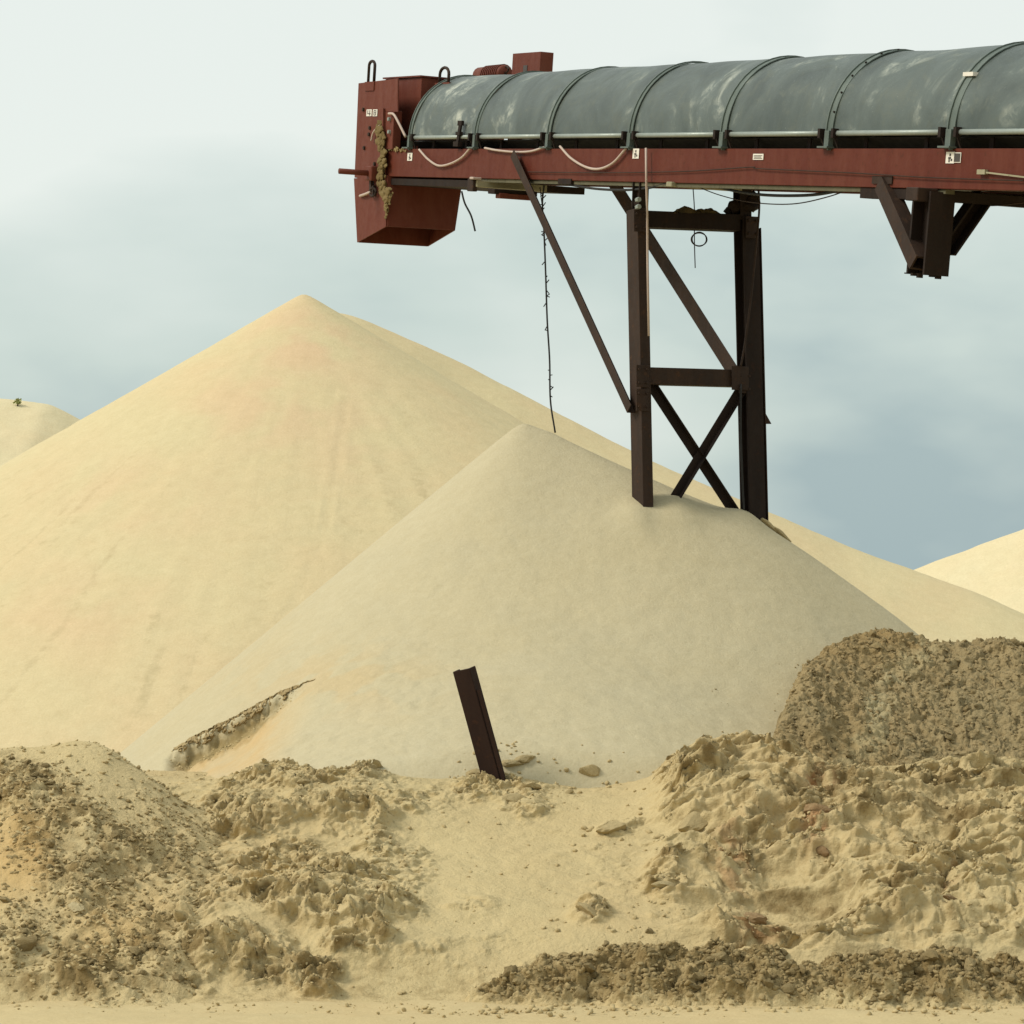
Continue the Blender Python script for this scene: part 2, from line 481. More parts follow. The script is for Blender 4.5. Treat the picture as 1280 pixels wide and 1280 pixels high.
# ---- tall sand pile: a cone at its angle of repose
pk = at(380, 368, 45)
xs = np.linspace(pk.x - 15, pk.x + 15, 420); ys = np.linspace(pk.y - 14.5, pk.y + 14, 380)
X, Y = np.meshgrid(xs, ys)
dx, dy = X - pk.x, Y - pk.y
ang = np.arctan2(dy, dx); rad = np.hypot(dx, dy)
wob = 1 + 0.03 * perlin(ang * 1.5, rad * 0.05, 4) * sstep(0.5, 4, rad)
Z = pk.z - fall(rad * wob, 0.605, 0.07)
Z += 0.024 * sstep(0.6, 5, rad) * fbm(ang * 14, rad * 0.22, 8, 3) + 0.016 * fbm(X * 1.6, Y * 1.6, 5, 5, 0.65)
PX, PY = pix(X, Y, Z)
for line, dep, wid in (([(432, 500), (425, 570), (400, 680), (365, 760), (305, 812), (262, 850)], 0.016, 2.6),
                       ([(468, 620), (420, 665), (412, 760)], 0.010, 2.6), ([(414, 470), (420, 540), (402, 700)], 0.010, 2.4)):
    d = seg_dist(PX, PY, line)
    Z -= np.where(dy < 0, dep * np.exp(-(d / wid) ** 2) - 0.5 * dep * np.exp(-((d - 2 * wid) / wid) ** 2), 0)
soil = np.zeros(X.shape + (3,))
soil[..., 1] = np.where(dy < 2, 0.75 * blobs(PX, PY, [(385, 425, 75, 50, 1.0), (340, 510, 110, 50, 0.75), (430, 520, 60, 90, 0.5), (170, 620, 120, 60, 0.35), (90, 760, 90, 60, 0.35)]) * sstep(0.25, 0.7, 0.5 + fbm(X * 0.9, Y * 0.9, 15, 4)), 0)
strk = sstep(0.08, 0.5, fbm(ang * 26, rad * 0.25, 17, 4)) * sstep(2, 6, rad)
for line, wid, w_ in (([(432, 500), (425, 570), (400, 680), (365, 760), (305, 812), (262, 850)], 3.0, 0.5), ([(468, 620), (420, 665), (412, 760)], 3.0, 0.35), ([(414, 470), (420, 540), (402, 700)], 3.0, 0.4)):
    strk = np.maximum(strk, w_ * np.exp(-(seg_dist(PX, PY, line) / wid) ** 2) * (dy < 0))
soil[..., 0] = 0.55 * strk
o = grid('sand_pile', xs, ys, Z, 'sand_tall', soil)
tag(o, 'tallest sand pile, a pale cone with a pointed peak left of the conveyor', 'sand pile')

# ---- long lower pile running off to the right behind it
P = [(330, 450, 51), (400, 388, 51), (440, 394, 51), (480, 410, 51), (580, 455, 51), (660, 497, 50.5), (760, 549, 50), (830, 584, 49.5), (960, 640, 49), (1060, 683, 48.5), (1145, 714, 48), (1220, 741, 47.5), (1290, 772, 47)]
xs = np.linspace(-5.5, 13, 300); ys = np.linspace(36, 60, 260)
yc, zc = crest(P, xs, 0.5)
X, Y = np.meshgrid(xs, ys)
d = Y - yc
Z = zc - np.where(d < 0, fall(d, 0.50, 0.7), fall(d, 0.6, 0.7)) + 0.03 * fbm(X * 0.9, Y * 0.5, 21, 4)
o = grid('sand_pile', xs, ys, Z, 'sand_tall')
tag(o, 'long sand pile sloping down to the right behind the support tower', 'sand pile')

# ---- far piles at either edge of the frame
P = [(-160, 560, 74), (-90, 515, 74), (-30, 499, 74), (0, 498, 74), (25, 501, 74), (62, 505, 74), (84, 516, 74), (113, 532, 74), (190, 574, 74), (300, 640, 74)]
xs = np.linspace(-22, -6.5, 220); ys = np.linspace(56, 88, 160)
yc, zc = crest(P, xs, 0.25)
X, Y = np.meshgrid(xs, ys); d = Y - yc
Z = zc - np.where(d < 0, fall(d, 0.56, 0.8), fall(d, 0.56, 0.8)) + 0.06 * fbm(X * 0.8, Y * 0.8, 31, 4)
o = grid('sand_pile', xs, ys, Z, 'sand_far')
tag(o, 'distant pale sand pile with a flat top at the left edge', 'sand pile')
P = [(1060, 742, 62), (1145, 711, 62), (1200, 690, 62), (1280, 661, 62), (1400, 618, 62), (1480, 620, 62), (1640, 700, 62)]
xs = np.linspace(7, 20, 200); ys = np.linspace(46, 74, 160)
yc, zc = crest(P, xs, 0.5)
X, Y = np.meshgrid(xs, ys); d = Y - yc
Z = zc - np.where(d < 0, fall(d, 0.5, 0.8), fall(d, 0.56, 0.8)) + 0.05 * fbm(X * 0.8, Y * 0.6, 33, 4)
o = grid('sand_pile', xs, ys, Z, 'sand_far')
tag(o, 'distant sand pile rising at the right edge behind the brown heap', 'sand pile')

# ---- front sand pile that buries the tower's feet
P = [(652, 533, 25.8), (658, 530, 25.8), (690, 540, 25.68), (760, 576, 25.38), (830, 609, 25.14), (900, 637, 25.02), (950, 659, 24.95), (1000, 690, 24.85), (1060, 733, 24.7),
     (1112, 772, 24.6), (1200, 850, 24.4), (1300, 930, 24.2)]
xs = np.linspace(-4.6, 5.4, 700); ys = np.linspace(19.8, 29, 640)
X, Y = np.meshgrid(xs, ys)
cw = [at(*p) for p in P]; tq = np.linspace(0, len(P) - 1, 64)
cx_, cy_, cz_ = (np.interp(tq, range(len(P)), [p[i] for p in cw]) for i in range(3))
Z = np.zeros(X.shape)
for x_, y_, z_ in zip(cx_, cy_, cz_):                    # every point of the crest feeds its own talus cone
    r_ = 0.07 + 0.22 * float(sstep(0.2, 1.3, x_)) * float(1 - 0.7 * sstep(1.7, 2.6, x_)); hs = 0.75
    dd = np.sqrt((X - x_) ** 2 + (Y - y_) ** 2) + 1e-6; cs = (X - x_) / dd
    de = np.sqrt(dd * dd + r_ * r_) - r_
    fr_ = np.where(Y < y_, hs * de - (hs - 0.39) * (np.logaddexp(0, (de - 2.55) / 0.16) * 0.16), 0.66 * de)
    Z += np.exp((z_ - ((1 - cs * cs) * fr_ + cs * cs * np.where(cs < 0, 0.835, 0.98) * de) - 2.5) / 0.022)
Z = 2.5 + 0.022 * np.log(np.maximum(Z, 1e-290)) - 0.03
yc = np.interp(xs, cx_, cy_)
d = Y - yc
Z += sstep(0.1, 1.2, np.abs(d)) * (0.035 * fbm(X * 0.8, Y * 0.6, 41, 4) + 0.008 * fbm(X * 5, Y * 5, 43, 3))
for fx_, fy_ in ((1.12, 24.45), (2.15, 24.95), (1.50, 24.62)):   # sand banked against the trestle feet
    Z += 0.07 * np.exp(-((X - fx_) ** 2 / 0.03 + (Y - fy_) ** 2 / 0.05))
Z -= 0.7 * sstep(20.95, 20.1, Y)                        # runs out under the bank
PX, PY = pix(X, Y, Z)
fr = d < 0
# crusty low part with small edges, and the collapsed scarp at the left foot
crust = blobs(PX, PY, [(470, 870, 120, 60, 1.0), (430, 930, 120, 50, 1.0), (600, 930, 160, 40, 0.7), (500, 815, 60, 16, 0.8)])
Z += np.where(fr, crust * (0.028 * np.abs(fbm(X * 3.2, Y * 4.5, 45, 5)) + 0.012 * domes(X * 7, Y * 7, 46)), 0)
edge = np.array([(150, 965), (216, 941), (250, 921), (290, 902), (330, 880), (360, 865), (388, 856), (420, 846)])
ye = np.interp(PX, edge[:, 0], edge[:, 1]) + 3.5 * fbm(PX * 0.09, PX * 0.0, 47, 4)
win = sstep(203, 232, PX) * (1 - sstep(300, 396, PX))
below = PY - ye
lower = np.interp(PX, [200, 300, 392], [1010, 985, 880])
cut = win * sstep(-1.0, 2.0, below) * (1 - sstep(14, 80, below))
Z -= np.where(fr, 0.17 * cut, 0)
tooth = win * np.exp(-((below - 6) / 6) ** 2)
Z += np.where(fr, tooth * 0.045 * (domes(X / 0.06, Y / 0.06, 48) + 1.0 * fbm(X * 12, Y * 12, 49, 3)), 0)
soil = np.zeros(X.shape + (3,))
soil[..., 0] = np.where(fr, 1.0 * win * sstep(-1, 2, below) * (1 - sstep(5, 16, below + 7 * fbm(PX * 0.12, PY * 0.1, 50, 3))), 0)
soil[..., 1] = np.where(fr, 0.80 * sstep(203, 232, PX) * (1 - sstep(330, 410, PX + 0.35 * below)) * sstep(4, 10, below) * (1 - sstep(60, 130, below)) * (0.75 + 0.6 * fbm(X * 4, Y * 4, 53, 3)), 0)
soil[..., 1] += np.where(fr, 0.35 * np.exp(-(((PX - 420) / 120) ** 2 + ((PY - 850) / 40) ** 2)) * sstep(0.42, 0.6, 0.5 + fbm(X * 2, Y * 2, 52)), 0)
o = grid('sand_pile', xs, ys, Z, 'sand_front', soil)
tag(o, 'front sand pile with sharp left ridge burying the feet of the tower', 'sand pile')
SURF.append((xs, ys, Z)); zz = np.zeros_like(Z); PILE_B = o; FRONT = (xs, ys, Z, np.where(fr, np.clip(1.15 * win * sstep(-2, 1, below) * (1 - sstep(3, 13, below + 9 * fbm(PX * 0.10, PY * 0.1, 50, 3))), 0, 1), 0), zz, zz)

# ---- lumps used by all of the churned foreground
def billow(X, Y, s, o=3, r=0.55):
    t = 0; a = 1; n = 0
    for i in range(o):
        t = t + a * np.abs(perlin(X * 2.1 ** i + i * 5.3, Y * 2.1 ** i - i * 3.7, s + i)); n += a; a *= r
    return t / n
def blocks(x, y, s):
    """broken pieces: every cell its own height and tilt, with a step at the crack between"""
    x0 = np.floor(x); y0 = np.floor(y)
    bd = np.full(x.shape, 9.0); out_ = np.zeros_like(x)
    for a in (-1, 0, 1):
        for b in (-1, 0, 1):
            cx = x0 + a; cy = y0 + b
            h1 = _hash(cx, cy, s); h2 = _hash(cx, cy, s + 91); h3 = _hash(cx, cy, s + 37); h4 = _hash(cx, cy, s + 53)
            dx = x - cx - h1; dy = y - cy - h2
            dd = np.abs(dx) * (0.7 + 0.6 * h3) + np.abs(dy) * (0.7 + 0.6 * h4)
            t = h3 + 0.9 * (h4 - 0.5) * dx + 0.9 * (h1 - 0.35) * dy
            nb = dd < bd
            out_ = np.where(nb, t, out_); bd = np.where(nb, dd, bd)
    return out_
def churn(X, Y, s, k=1.0):
    """heaved lumps with creases between them, cauliflower-like"""
    wx = X + 0.09 * fbm(X * 3.5, Y * 3.5, s + 1, 4); wy = Y + 0.09 * fbm(X * 3.5, Y * 3.5, s + 2, 4)
    wx = wx * 0.8
    h = 0.12 * billow(wx * 2.0, wy * 2.4, s + 3, 1)
    h += 0.25 * billow(wx * 4.2, wy * 4.8, s + 4, 1) * (0.75 + fbm(X * 1.7, Y * 1.7, s + 8, 2))
    h += 0.15 * billow(wx * 9.5, wy * 10.5, s + 11, 1) * (0.8 + fbm(X * 2.3, Y * 2.3, s + 12, 2))
    h += 0.075 * billow(wx * 21, wy * 23, s + 5, 2, 0.6) * (0.9 + 0.8 * fbm(X * 3, Y * 3, s + 9, 2))
    h = 0.105 * (1 - np.exp(-np.maximum(h - 0.02, 0) / 0.105)) * 1.25
    f1 = sstep(-0.15, 0.25, fbm(X * 1.9, Y * 1.9, s + 16, 3)); f2 = sstep(-0.2, 0.2, fbm(X * 2.7, Y * 2.7, s + 17, 3))
    wx = X + 0.05 * fbm(X * 9, Y * 9, s + 18, 3); wy = Y + 0.05 * fbm(X * 9, Y * 9, s + 19, 3)
    h = h * 0.85 + 0.060 * f1 * blocks(wx / 0.17, wy / 0.15, s + 20) + 0.034 * f2 * blocks(wx / 0.07, wy / 0.065, s + 21)
    h += 0.020 * fbm(X * 18, Y * 18, s + 15, 2, 0.7) + 0.010 * fbm(X * 45, Y * 45, s + 22, 2, 0.7)
    return h * k
def ridged(X, Y, s, o=5):
    t = 0; a = 1; n = 0
    for i in range(o):
        t = t + a * (1 - np.abs(perlin(X * 2 ** i + i * 9.1, Y * 2 ** i, s + i)) * 2); n += a; a *= 0.55
    return t / n

# ---- spoil bank of loose sand across the foreground
xs = np.linspace(-4.4, 4.6, 860); ys = np.linspace(16.75, 22.6, 540)
X, Y = np.meshgrid(xs, ys)
foot = 16.95 - 0.05 * X
s = Y - foot
s = s - 0.24 * fbm(X * 0.9, Y * 0.4, 60, 5, 0.6) * np.exp(-np.maximum(s, 0) / 0.45)
Z = np.where(s < 0, 0.12 * s, 0.27 * s * sstep(-0.3, 0.6, s) + 0.13 * sstep(0.05, 1.0, s))
top = 1.12 + 0.08 * fbm(X * 0.6, X * 0 + 4, 61, 3)
Z = top - np.logaddexp(0, (top - Z) / 0.05) * 0.05 + 0.0
Z = np.minimum(Z, top)
Z += 0.05 * sstep(0, 1, s) * fbm(X * 0.7, Y * 0.9, 62, 4)
Z -= 0.06 * sstep(-1.75, -2.35, X) * sstep(0.2, 1.2, s) * (1 - 0.3 * sstep(2.5, 3.5, s))              # gully beside the left mound
PX, PY = pix(X, Y, Z)
# broad swells: the knobbly mound on the right and a bowl scooped out of it
swell = blobs(PX, PY, [(930, 1010, 120, 45, 0.30), (1080, 1040, 130, 50, 0.22), (1250, 1030, 160, 60, 0.16), (1230, 1130, 130, 50, 0.13), (860, 1085, 50, 30, 0.10),
                       (390, 1010, 110, 35, 0.12), (400, 1130, 90, 30, 0.12), (290, 1160, 70, 50, 0.10), (480, 1185, 80, 22, 0.07)])
Z += swell * sstep(0, 0.5, s)
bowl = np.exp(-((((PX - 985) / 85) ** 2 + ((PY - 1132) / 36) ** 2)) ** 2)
Z -= 0.13 * bowl
lump_list = [(300, 1030, 55, 30, 0.9), (345, 985, 45, 22, 0.9), (400, 1003, 50, 28, 1.0), (465, 1012, 48, 22, 0.9), (440, 975, 70, 14, 0.6), (280, 1085, 50, 45, 0.9),
             (345, 1075, 50, 22, 0.8), (245, 1160, 35, 60, 0.9), (420, 1100, 70, 20, 0.7), (500, 1085, 40, 28, 0.9), (400, 1135, 75, 25, 1.0), (500, 1140, 34, 22, 0.9),
             (450, 1182, 50, 16, 0.9), (310, 1190, 70, 25, 0.7), (370, 1215, 55, 18, 0.7), (400, 1235, 30, 14, 0.9), (510, 1195, 40, 12, 0.7), (230, 1230, 40, 20, 0.9),
             (600, 985, 40, 14, 0.5), (650, 975, 45, 16, 0.5), (660, 1010, 30, 20, 0.45), (735, 1140, 26, 12, 0.8), (770, 1038, 24, 9, 0.7), (600, 1135, 40, 14, 0.35),
             (865, 985, 42, 34, 1.0), (925, 965, 60, 18, 1.0), (990, 975, 50, 14, 0.8), (870, 1030, 45, 18, 0.9), (1025, 1018, 60, 24, 1.0), (1100, 1035, 50, 25, 0.9), (1020, 1065, 32, 22, 1.0),
             (920, 1075, 36, 40, 0.9), (832, 1108, 26, 16, 0.9), (1190, 1005, 90, 22, 0.8), (1250, 1050, 90, 40, 0.8), (1140, 1080, 90, 25, 0.8), (1200, 1120, 70, 30, 1.0), (1250, 1160, 80, 25, 1.0),
             (930, 1150, 40, 20, 1.0), (1010, 1160, 55, 14, 0.9), (1095, 1145, 55, 22, 0.9), (700, 960, 60, 10, 0.4)]
zone = blobs(PX, PY, [(330, 1090, 260, 170, 0.40), (1060, 1070, 380, 130, 0.42), (640, 990, 220, 50, 0.30), (600, 1195, 260, 50, 0.28)])
mask = sstep(0.08, 0.72, (blobs(PX, PY, lump_list) + zone) * (0.72 + 1.35 * fbm(X * 2.6, Y * 3.0, 64, 5, 0.6)))
mask *= sstep(-0.1, 0.25, s) * (1 - 0.7 * bowl)
XS = np.where(X > 0.9, 0.9 + (X - 0.9) * 0.55, X)                 # slabs on the right lie flatter and longer
mask = mask * (0.45 + 0.15 * (X > 0.9) + 0.55 * sstep(-0.18, 0.15, fbm(XS * 1.1, Y * 1.3, 63, 3)) * np.where(X > 0.9, 1, 1))
lump = mask * churn(XS, Y, 65)
Z += 1.1 * lump - 0.03 * mask
rock = sstep(800, 900, PX) * (1 - sstep(1185, 1200, PY)) * sstep(930, 960, PY)
strata = rock * 0.21 * (ridged(X * 0.8 + 0.3 * fbm(X * 2, Y * 2, 79, 2), Y * 2.3, 80, 5) - 0.45) * (1 - 0.4 * bowl)
Z += strata
Z += sstep(0, 0.4, s) * (0.010 * fbm(X * 7, Y * 7, 66, 3) + 0.018 * (1 - sstep(0.0, 0.5, mask)) * fbm(X * 2.2, Y * 2.6, 67, 3))
soil = np.zeros(X.shape + (3,))
soil[..., 0] = mask * (0.15 + 0.75 * blocks(XS / 0.21 + 0.3 * fbm(X * 5, Y * 5, 74, 2), Y / 0.16 + 0.3 * fbm(X * 5, Y * 5, 75, 2), 76)) * sstep(0.3, 0.7, 0.5 + 0.9 * fbm(X * 4, Y * 4, 68, 3)) + 0.35 * sstep(240, 300, PX) * 0
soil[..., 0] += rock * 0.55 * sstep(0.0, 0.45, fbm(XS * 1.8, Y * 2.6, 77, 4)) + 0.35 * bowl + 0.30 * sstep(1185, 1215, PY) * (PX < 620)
soil[..., 2] = blobs(PX, PY, [(1022, 1020, 22, 14, 0.7), (1018, 1066, 20, 14, 0.7), (912, 1085, 20, 30, 0.5), (950, 1150, 40, 22, 0.45), (1187, 1124, 12, 10, 0.8)]) * sstep(0.35, 0.6, 0.5 + fbm(X * 7, Y * 7, 69, 3))
DYb = -1.15 * lump - 0.5 * np.maximum(strata, 0) + 0.02 * mask * fbm(X * 9, Y * 9, 72, 2); DXb = 0.06 * mask * fbm(X * 5, Y * 5, 73, 3)
o = grid('spoil_bank', xs, ys, Z, 'sand_bank', soil, DXb, DYb)
tag(o, 'low bank of churned loose sand across the foreground below the leaning post', 'sand bank')
SURF.append((xs, ys, Z)); bank_only = [SURF[-1]]; BANK = (xs, ys, Z, mask, DXb, DYb)

# crust that stands over the collapsed scarp on the front pile
pxs = np.linspace(217, 394, 240); nr = 16; lv = []; lf = []
eY = np.interp(pxs, edge[:, 0], edge[:, 1]) + 3.5 * fbm(pxs * 0.09, pxs * 0, 47, 4)
prev_y = None
for i, (a_, b_) in enumerate(zip(pxs, eY)):
    q = on_ground(float(a_), float(b_) - 3.5)
    tp_ = math.sin(math.pi * min(1, max(0.02, (i / 239) ** 0.8))) ** 0.55
    hh = (0.06 + 0.085 * tp_) * (0.8 + 0.5 * float(fbm(np.array(a_ * 0.05), np.array(1.0), 120, 3))) * (1 if i < 200 else (239 - i) / 39 * 0.9 + 0.1)
    for j in range(nr):
        t_ = j / (nr - 1)
        rg = 0.055 * float(ridged(np.array(a_ * 0.06), np.array(t_ * 1.6 + 3), 122, 4)) + 0.035 * float(blocks(np.array([a_ / 6.0]), np.array([t_ * 3.0]), 125)[0]) + 0.02 * float(fbm(np.array(a_ * 0.4), np.array(t_ * 4), 127, 3))
        lv.append((q.x + 0.01 * float(perlin(np.array(a_ * 0.3), np.array(t_ * 5), 129)), q.y - 0.045 * min(1, hh / 0.08) * (0.35 + 0.65 * t_) + 0.012 - (rg * (0.5 + 0.7 * math.sin(math.pi * t_))) * min(1, hh / 0.08), q.z + 0.012 * (1 - t_) - hh * t_ - (0.03 if j == nr - 1 else 0)))
for i in range(239):
    for j in range(nr - 1):
        k_ = i * nr + j; lf.append((k_, k_ + nr, k_ + nr + 1, k_ + 1))
lip = pydata('crust_lip', lv, lf, 'clod_lip', PILE_B, False)
lip['label'] = 'thin dark crumbling crust over the orange hollow'

# ---- mound at the left edge
P = [(-260, 1010, 19.8), (-140, 950, 20.0), (-40, 934, 20.1), (40, 930, 20.1), (100, 921, 20.1), (135, 931, 20.0), (170, 957, 19.9), (205, 986, 19.8), (240, 1015, 19.8), (280, 1060, 19.8), (330, 1110, 19.8), (400, 1190, 19.8)]
xs = np.linspace(-5.6, -1.7, 420); ys = np.linspace(16.7, 22.2, 480)
yc, zc = crest(P, xs, 0.10)
X, Y = np.meshgrid(xs, ys); d = Y - yc
foot = 16.98 + 0.10 * fbm(X * 0.9, X * 0, 90, 3)
tt = np.clip((Y - foot) / (yc - foot), -0.2, 1)
Zf = zc * np.where(tt > 0, np.sign(tt) * np.abs(tt) ** 0.86, tt * 0.6)
Z = np.where(d < 0, Zf, zc - fall(d, 0.55, 0.2))
Z = Z - 0.03 * np.exp(-(d / 0.12) ** 2)
bk = height(X, Y, bank_only); kk = 0.26
Z = np.where((Z < bk - kk) | (Y < 17.1), Z, np.maximum(Z, bk) + kk / 4 * (np.clip(kk - np.abs(Z - bk), 0, kk) / kk) ** 2)
PX, PY = pix(X, Y, Z)
rough = np.clip(blobs(PX, PY, [(20, 985, 70, 40, 1.0), (70, 1055, 60, 60, 1.0), (130, 1090, 80, 50, 0.8), (190, 1075, 50, 30, 0.8), (110, 1150, 60, 40, 0.7), (100, 1210, 140, 45, 1.1), (-60, 1180, 120, 70, 1.0), (30, 1190, 60, 40, 0.9), (180, 1200, 60, 50, 0.8)])
                + 0.28 * sstep(940, 1030, PY) + 0.25 * sstep(130, 220, PX), 0, 1.1) * (0.7 + 0.9 * fbm(X * 2.2, Y * 2.2, 92, 3))
rough = np.clip(rough, 0, 1.1) * (d < 0.2)
lump = rough * churn(X, Y, 93)
Z += 0.75 * lump
Z -= 0.30 * sstep(-2.15, -1.75, X)
Z += 0.018 * fbm(X * 2.5, Y * 2.5, 94, 4) + 0.006 * fbm(X * 9, Y * 9, 95, 3)
Z -= 0.10 * blobs(PX, PY, [(150, 1088, 26, 14, 1.0), (185, 1085, 30, 12, 0.6)])
soil = np.zeros(X.shape + (3,))
soil[..., 0] = 0.85 * rough * sstep(0.25, 0.65, 0.5 + 0.9 * fbm(X * 3.5, Y * 3.5, 96, 3)) + 0.5 * blobs(PX, PY, [(10, 975, 60, 30, 1), (60, 1040, 50, 45, 1), (100, 1215, 140, 35, 0.8)])
soil[..., 1] = blobs(PX, PY, [(20, 1075, 45, 60, 0.8), (140, 1170, 60, 25, 0.5), (170, 1130, 40, 30, 0.35)])
DYb = -0.4 * lump; DXb = 0.04 * rough * fbm(X * 5, Y * 5, 98, 3)
o = grid('sand_mound', xs, ys, Z, 'sand_bank', soil, DXb, DYb)
tag(o, 'rough mound of dumped sand at the left edge in front of the tallest pile', 'sand mound')
SURF.append((xs, ys, Z)); MOUND = (xs, ys, Z, rough, DXb, DYb)

# ---- dark ridge of broken clods along the front
P = [(520, 1275, 17.0), (560, 1252, 17.05), (590, 1228, 17.1), (640, 1206, 17.2), (720, 1196, 17.25), (800, 1181, 17.3), (900, 1185, 17.3), (1000, 1190, 17.25), (1100, 1182, 17.25), (1200, 1190, 17.2), (1300, 1200, 17.2), (1420, 1210, 17.2), (1500, 1240, 17.2)]
xs = np.linspace(-0.75, 4.3, 620); ys = np.linspace(16.3, 18.0, 230)
yc, zc = crest(P, xs, 0.08)
yc = yc + 0.13 * fbm(xs * 1.1, xs * 0, 99, 3); zc = zc * (1 + 0.45 * fbm(xs * 1.2, xs * 0 + 3, 100, 4))
X, Y = np.meshgrid(xs, ys); d = Y - yc
Z = zc - 0.05 - np.where(d < 0, fall(d, 0.62, 0.12), fall(d, 0.55, 0.25))
act = sstep(-0.02, 0.12, Z)
lump = act * (0.09 * (ridged(X * 2.4, Y * 2.4, 101, 5) - 0.5) + 0.85 * churn(X * 1.3, Y * 1.3, 103))
Z += lump - 0.05 * act - 0.03 * (1 - act)
PX, PY = pix(X, Y, Z)
soil = np.zeros(X.shape + (3,))
soil[..., 0] = act * (0.80 + 0.5 * fbm(X * 3, Y * 3, 104, 3))
DYb = -0.6 * lump; DXb = 0.05 * act * fbm(X * 5, Y * 5, 108, 3)
o = grid('clod_ridge', xs, ys, Z, 'sand_bank', soil, DXb, DYb)
tag(o, 'low ridge of dark broken clods along the front at lower right', 'soil ridge')
SURF.append((xs, ys, Z)); RIDGE = (xs, ys, Z, act, DXb, DYb)

# ---- brown soil heap on the right
P = [(900, 1040, 20.0), (945, 975, 20.3), (968, 915, 20.9), (987, 862, 21.6), (1003, 828, 22.0), (1030, 808, 22.5), (1070, 791, 22.9), (1105, 784, 23.1), (1150, 789, 23.1), (1172, 793, 23.1), (1200, 795, 23.1), (1240, 794, 23.1), (1280, 801, 23.1), (1350, 800, 23.1), (1480, 830, 23.0), (1600, 900, 23.0)]
xs = np.linspace(1.5, 6.6, 480); ys = np.linspace(19.6, 25.6, 500)
yc, zc = crest(P, xs, 0.06)
zc = zc + 0.05 * fbm(xs * 2.5, xs * 0, 119, 4, 0.6)
X, Y = np.meshgrid(xs, ys); d = Y - yc
Z = zc - np.where(d < 0, fall(d, 0.56, 0.18), fall(d, 0.7, 0.2))
lump = 0.46 * churn(X * 1.7, Y * 1.7, 113) + 0.03 * (ridged(X * 5, Y * 5, 117, 4) - 0.5)
Z += 0.05 * fbm(X * 1.2, Y * 1.2, 111, 4) + lump - 0.08
PX, PY = pix(X, Y, Z)
soil = np.zeros(X.shape + (3,))
streak = np.exp(-(seg_dist(PX, PY, [(1150, 810), (1115, 850), (1085, 930), (1050, 975), (1000, 990)]) / 24) ** 2)
soil[..., 0] = streak * (0.75 + 0.9 * fbm(X * 4, Y * 4, 114, 3)) + 0.7 * sstep(1010, 960, PX) * sstep(880, 960, PY)
soil[..., 1] = np.clip(0.55 * fbm(X * 0.9, Y * 0.9, 115, 3), 0, 1)
DYb = -0.8 * lump; DXb = 0.05 * fbm(X * 6, Y * 6, 118, 3)
o = grid('soil_heap', xs, ys, Z, 'soil_brown', soil, DXb, DYb)
tag(o, 'heap of crumbly brown soil at the right edge of the sand', 'soil heap')
SURF.append((xs, ys, Z)); HEAP = (xs, ys, Z, np.ones_like(Z), DXb, DYb)

# ================================================================== CLODS
def clod_mesh(name, seed, sub=3, jag=0.32, flat=(1, 0.8, 0.6)):
    bm = bmesh.new()
    bmesh.ops.create_icosphere(bm, subdivisions=sub, radius=1)
    r = random.Random(seed); off = r.uniform(0, 60)
    co = np.array([v.co[:] for v in bm.verts])
    a = fbm(co[:, 0] * 1.1 + co[:, 2] * 0.7 + off, co[:, 1] * 1.1 - co[:, 2] * 0.5 + off * 0.3, seed, 2)
    b = fbm(co[:, 0] * 2.6 - co[:, 2] * 1.9 + off, co[:, 1] * 2.6 + co[:, 2] * 2.2 - off, seed + 5, 3)
    k = 1 + jag * 1.3 * a + jag * 0.9 * b
    pl = [(Vector((r.gauss(0, 1), r.gauss(0, 1), r.gauss(0, 1))).normalized(), r.uniform(0.52, 0.8)) for _ in range(13)]
    for v, q in zip(bm.verts, k):
        p = v.co * q
        for n, q2 in pl:                               # broken faces
            dd = p.dot(n) - q2
            if dd > 0: p -= n * dd * 0.92
        v.co = Vector((p.x * flat[0], p.y * flat[1], p.z * flat[2]))
    me = bpy.data.meshes.new(name)
    bm.to_mesh(me); bm.free()
    if sub > 2:
        me.polygons.foreach_set('use_smooth', [True] * len(me.polygons))
        me.set_sharp_from_angle(angle=R(28))
    return me
KIND = {}
for kind in ('clod_tan', 'clod_dark', 'clod_red', 'clod_pale'):
    ms = []
    for i in range(7):
        me = clod_mesh(kind, 40 + i * 7, 3, 0.36, (1, random.uniform(0.7, 1.0), random.uniform(0.5, 0.8)))
        me.materials.append(MATS[kind]); ms.append(me)
    KIND[kind] = ms
def put_clod(kind, x, y, r, label, group=None, z=None, rot=None, scale=(1, 1, 1), sink=0.30, name='sand_clod'):
    o = bpy.data.objects.new(name, random.choice(KIND[kind]))
    COL.objects.link(o)
    if z is None: z = float(height(np.array([x]), np.array([y]))[0])
    o.location = (x, y, z + r * scale[2] * (0.62 - 2 * sink * 0.62))
    o.rotation_euler = rot or (random.uniform(-0.4, 0.4), random.uniform(-0.4, 0.4), random.uniform(0, 6.28))
    o.scale = (r * scale[0], r * scale[1], r * scale[2])
    return tag(o, label, 'clod', group)
SPECIAL = []
def special(px, py, w, kind, label, sc=(1, 1, 1), rot=None, sink=0.38):
    p = on_ground(px, py)
    r = w / 2 / (F / p.y)
    put_clod(kind, p.x, p.y, r, label, rot=rot, scale=sc, sink=sink)
    for _ in range(14):
        a_ = random.uniform(0, 6.28); q_ = r * random.uniform(0.7, 2.4)
        SPECIAL.append((p.x + q_ * 1.3 * math.cos(a_), p.y + q_ * math.sin(a_), r * random.uniform(0.08, 0.3)))
special(655, 950, 34, 'clod_tan', 'long slab of packed sand right behind the foot of the leaning post', (1, 0.7, 0.8), (0.3, -0.22, 0.3), 0.45)
